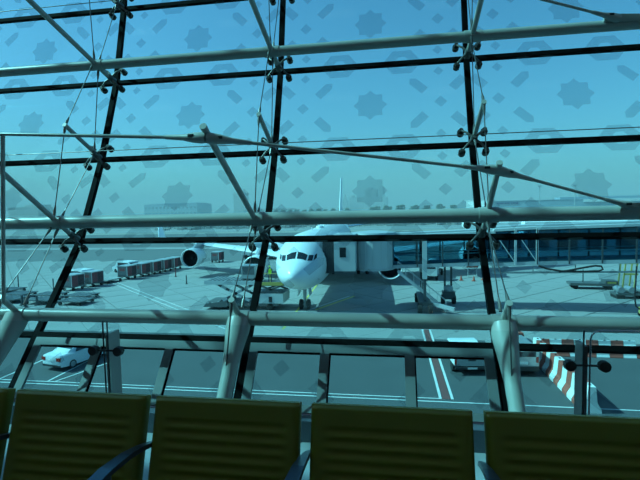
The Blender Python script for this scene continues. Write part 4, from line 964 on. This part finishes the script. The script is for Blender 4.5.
# small orange gear in the distance behind the stairs
for q, (x, y) in enumerate(((9.6, 64.0), (11.2, 63.5), (12.6, 64.5))):
    o = thing('traffic_cone', (x, y, G), 'orange traffic cone on the apron behind the jet bridge', 'cone', 0, 'orange cones')
    MB().cyl((0, 0, 0.05), (0, 0, 0.7), 0.2, 0.04, 10).build('cone_body', 'orange', o, 40); MB().bb(-0.28, 0.28, -0.28, 0.28, 0, 0.05).build('cone_base', 'orange', o)
rb = thing('barrier_sign', (11.6, 67.0, G), 'small red board on legs behind the jet bridge', 'sign')
MB().bb(-0.8, 0.8, -0.03, 0.03, 1.4, 2.6).build('board', 'orange', rb)
for x in (-0.6, 0.6): MB().cyl((x, 0, 0), (x, 0, 1.45), 0.05, 0.05, 6).build('leg', 'bridge_grey', rb)
tk = thing('tank_truck', (6.2, 67.5, G), 'pale tank truck standing behind the service stair', 'truck', 2.9)
MB().tube([(0, -2.6, 1.9), (0, -2.4, 1.9), (0, 2.0, 1.9), (0, 2.2, 1.9)], [0.7, 0.95, 0.95, 0.7], 16).build('tank', 'bridge_white', tk, 40)
MB().bb(-1.1, 1.1, 2.4, 4.2, 0.7, 2.6).build('cab', 'bridge_white', tk); MB().bb(-0.9, 0.9, 4.18, 4.22, 1.7, 2.4).build('windscreen', 'car_glass', tk)
MB().bb(-0.9, 0.9, -2.8, 4.0, 0.6, 0.9).build('chassis', 'dolly', tk)
for y in (-1.8, 3.2):
    for x in (-0.95, 0.95): MB().tube([(x - 0.15, y, 0.48), (x + 0.15, y, 0.48)], 0.48, 14).build('wheel', 'rubber', tk, 40)
# truck beyond the inner engine
tk2 = thing('box_truck', (-27.5, 92, G), 'blue-grey box truck far behind the inner engine', 'truck', 1.5)
MB().bb(-1.2, 1.2, -4, 1.6, 0.9, 3.4).build('box', 'bldg_blue', tk2); MB().bb(-1.15, 1.15, 1.8, 3.6, 0.8, 2.7).build('cab', 'bridge_white', tk2); MB().bb(-1.0, 1.0, 3.58, 3.62, 1.7, 2.5).build('windscreen', 'car_glass', tk2); MB().bb(-1, 1, -4, 3.4, 0.5, 0.9).build('chassis', 'dolly', tk2)
for y in (-3, 2.6):
    for x in (-1, 1): MB().tube([(x - 0.15, y, 0.5), (x + 0.15, y, 0.5)], 0.5, 12).build('wheel', 'rubber', tk2, 40)

# ================================================================== FAR BACKGROUND
EYE = 10.2
def bld(name, lat0, lat1, depth, h, dp, mt, label, steps=(), win=None, cat='building', rz=-0.1558):
    x, y = plan((lat0 + lat1) / 2, depth)
    o = thing(name, (x, y, G), label, cat, rz)
    wd = (lat1 - lat0)
    b = MB().bb(-wd / 2, wd / 2, 0, dp, 0, h).build('wall', mt, o)
    MB().bb(-wd / 2 - 0.4, wd / 2 + 0.4, -0.4, dp + 0.4, h, h + max(0.5, h * 0.02)).build('roof', mt, o)
    for f0, f1, hh in steps: MB().bb(-wd / 2 + wd * f0, -wd / 2 + wd * f1, dp * 0.1, dp * 0.9, h, hh).build('upper_block', mt, o)
    if win:
        nx, nz, ww, wh = win
        me = MB().bb(-ww / 2, ww / 2, -0.15, 0.1, -wh / 2, wh / 2).mesh('window', 'bldg_win')
        for i in range(nx):
            for j in range(nz): link('window', me, b, (-wd / 2 + wd * (i + 0.5) / nx, 0, h * (j + 0.6) / (nz + 0.2)))
    return o
bld('hotel_building', -560, -490, 800, 24, 30, 'bldg_sand', 'blocky pale hotel beyond the left airfield edge', ((0.5, 1.0, 28.5),), (12, 5, 2.6, 1.9))
bld('hangar_building', -400, -262, 1000, 28, 60, 'bldg_blue', 'long flat-roofed hangar beyond the airfield behind the outer engine', ((0.1, 0.95, 30.5),), (14, 2, 5, 4))
bld('low_block', -215, -90, 1420, 16, 50, 'bldg_sand', 'very low pale block far behind the wing', (), (20, 2, 4, 3))
bld('tower_block', -258, -222, 1350, 62, 30, 'bldg_sand', 'slim hazy tower far behind the airliner wing', ((0.2, 0.7, 66),), (5, 12, 3, 2.5))
bld('palace_building', 118, 265, 1800, 54, 60, 'bldg_sand', 'stepped hazy palace-like tower behind the tail fin', ((0.42, 0.74, 86), (0.5, 0.6, 95), (0.82, 0.92, 97), (0.02, 0.08, 64)), (14, 8, 4, 3.5))
bld('spire_building', 92, 112, 1800, 44, 20, 'bldg_sand', 'thin hazy spire tower beside the tail fin', ((0.3, 0.7, 56), (0.45, 0.55, 68)), (3, 7, 3, 3))
bld('cargo_shed', 128, 152, 400, 15.0, 8, 'bldg_white', 'bright white box shed by the trees beyond the bridge', (), None, 'building', -0.85)
tm = bld('long_terminal', 152, 330, 450, 14.8, 40, 'bldg_blue', 'long blue-grey terminal with a small sign beyond the bridge', ((0.5, 0.98, 17.4),), (30, 1, 3.5, 2))
MB().bb(20, 88, -1.2, 0, 12.2, 15.0).build('pale_band', 'bldg_white', tm)
for q, (x0, x1) in enumerate(((-68, -64.5), (-60, -58), (-57.6, -56), (-55.4, -53), (-52, -50), (-49.6, -47.4), (-46, -44.6), (-44, -42), (-41.4, -39), (-88, -86), (-85, -83), (-82.4, -81))):
    MB().bb(x0, x1, -0.5, -0.1, 12.0 if q else 11.4, 13.3 if q else 14.2).build('sign_mark', 'navy', tm)
# white pier roof beyond the bridge
pr_ = thing('pier_building', (46, 92, G), 'low pier with a bright white roof behind the jet bridge', 'building', -0.1)
MB().bb(-30, 40, 0, 14, 0, 5.6).build('wall', 'bldg_blue', pr_)
MB().bb(-31, 41, -1, 15, 5.6, 6.9).build('roof', 'bldg_white', pr_)
for q in range(12): MB().bb(-28 + q * 2.1, -27 + q * 2.1, 5, 7, 6.9, 7.5 + 0.5 * (q % 3)).build('roof_unit', 'bldg_white', pr_)
for q in range(14): MB().bb(-29 + q * 5, -25.5 + q * 5, -0.1, 0, 1.5, 4.5).build('window', 'bldg_win', pr_)
# trees
def tree(x, y, h, label, grp, s_):
    rnd = random.Random(s_)
    o = thing('broad_tree', (x, y, G), label, 'tree', rnd.uniform(0, 6), grp)
    MB().tube([(0, 0, 0), (0.2, 0.1, h * 0.25), (0, 0, h * 0.5)], [h * 0.035, h * 0.028, h * 0.02], 8).build('trunk', 'trunk', o, 50)
    mb = MB()
    for q in range(34):
        a = rnd.uniform(0, 6.28); rr = h * 0.42 * math.sqrt(rnd.random()); zz = h * (0.45 + 0.47 * rnd.random())
        f_ = 1 - abs(zz / h - 0.62) * 1.5
        mb.ball((rr * f_ * math.cos(a), rr * f_ * math.sin(a), zz), h * rnd.uniform(0.07, 0.14), 7, 4)
    mb.build('crown', 'foliage', o, 60)
for q in range(14):
    lat = 84 + q * 10.5; dpt = 720 + (18 if q % 2 else -10)
    tree(*plan(lat, dpt), random.uniform(12.0, 15.0), 'dark hazy tree in the clump between the palace and the white shed', 'trees beyond the airfield', q)
for q in range(12):
    lat = -85 + q * 12
    tree(*plan(lat, 760), random.uniform(10.5, 13), 'small dark tree in the far line behind the airliner', 'far tree line', 100 + q)
# strip of countless parked carts across the field
mb = MB(); rnd = random.Random(3)
for q in range(420):
    x, y = plan(rnd.uniform(-95, 150), rnd.uniform(255, 300)); a = rnd.uniform(0.6, 1.6)
    mb.bb(x - a, x + a, y - 1, y + 1, G - 0.03, G + rnd.uniform(0.8, 2.4))
o = mb.build('parked_ground_carts', 'bldg_sand'); tag(o, 'far strip of countless parked ground carts across the field', 'ground carts'); o['kind'] = 'stuff'
pw_ = MB(); x, y = plan(0, 395)
pw_.box((x, y, G + 1.4), (900, 0.5, 2.8), Matrix.Rotation(-0.1558, 3, 'Z')).build('perimeter_wall', 'bldg_white'); tag(bpy.data.objects['perimeter_wall'], 'long low pale perimeter wall across the airfield', 'wall')
for q, lat in enumerate((205, 238)):
    x, y = plan(lat, 420); o = thing('light_mast', (x, y, G), 'thin tall light mast in front of the long terminal', 'mast', 0, 'light masts')
    MB().cyl((0, 0, 0), (0, 0, 27), 0.5, 0.35, 8).build('pole', 'bridge_grey', o); MB().bb(-2, 2, -0.5, 0.5, 27, 28).build('lamp_head', 'bridge_white', o)

# ================================================================== HAZE over the far field
hm = bpy.data.materials.new('field_haze'); hm.use_nodes = True; hn = hm.node_tree; hn.nodes.clear()
ho_ = hn.nodes.new('ShaderNodeOutputMaterial'); vsn = hn.nodes.new('ShaderNodeVolumeScatter'); vsn.inputs['Color'].default_value = (0.33, 0.345, 0.37, 1); vsn.inputs['Density'].default_value = 0.0009
vsn.inputs['Color'].default_value = (0.50, 0.53, 0.56, 1)
van_ = hn.nodes.new('ShaderNodeVolumeAbsorption'); van_.inputs['Color'].default_value = (0, 0, 0, 1); van_.inputs['Density'].default_value = 0.00032
vadd = hn.nodes.new('ShaderNodeAddShader'); hn.links.new(vsn.outputs[0], vadd.inputs[0]); hn.links.new(van_.outputs[0], vadd.inputs[1])
hn.links.new(vadd.outputs[0], ho_.inputs['Volume']); M['haze'] = hm
hz = MB().bb(-3500, 3500, 120, 4500, G - 5, G + 140).build('haze', 'haze'); tag(hz, 'thin pale haze lying over the far airfield', 'haze'); hz['kind'] = 'stuff'
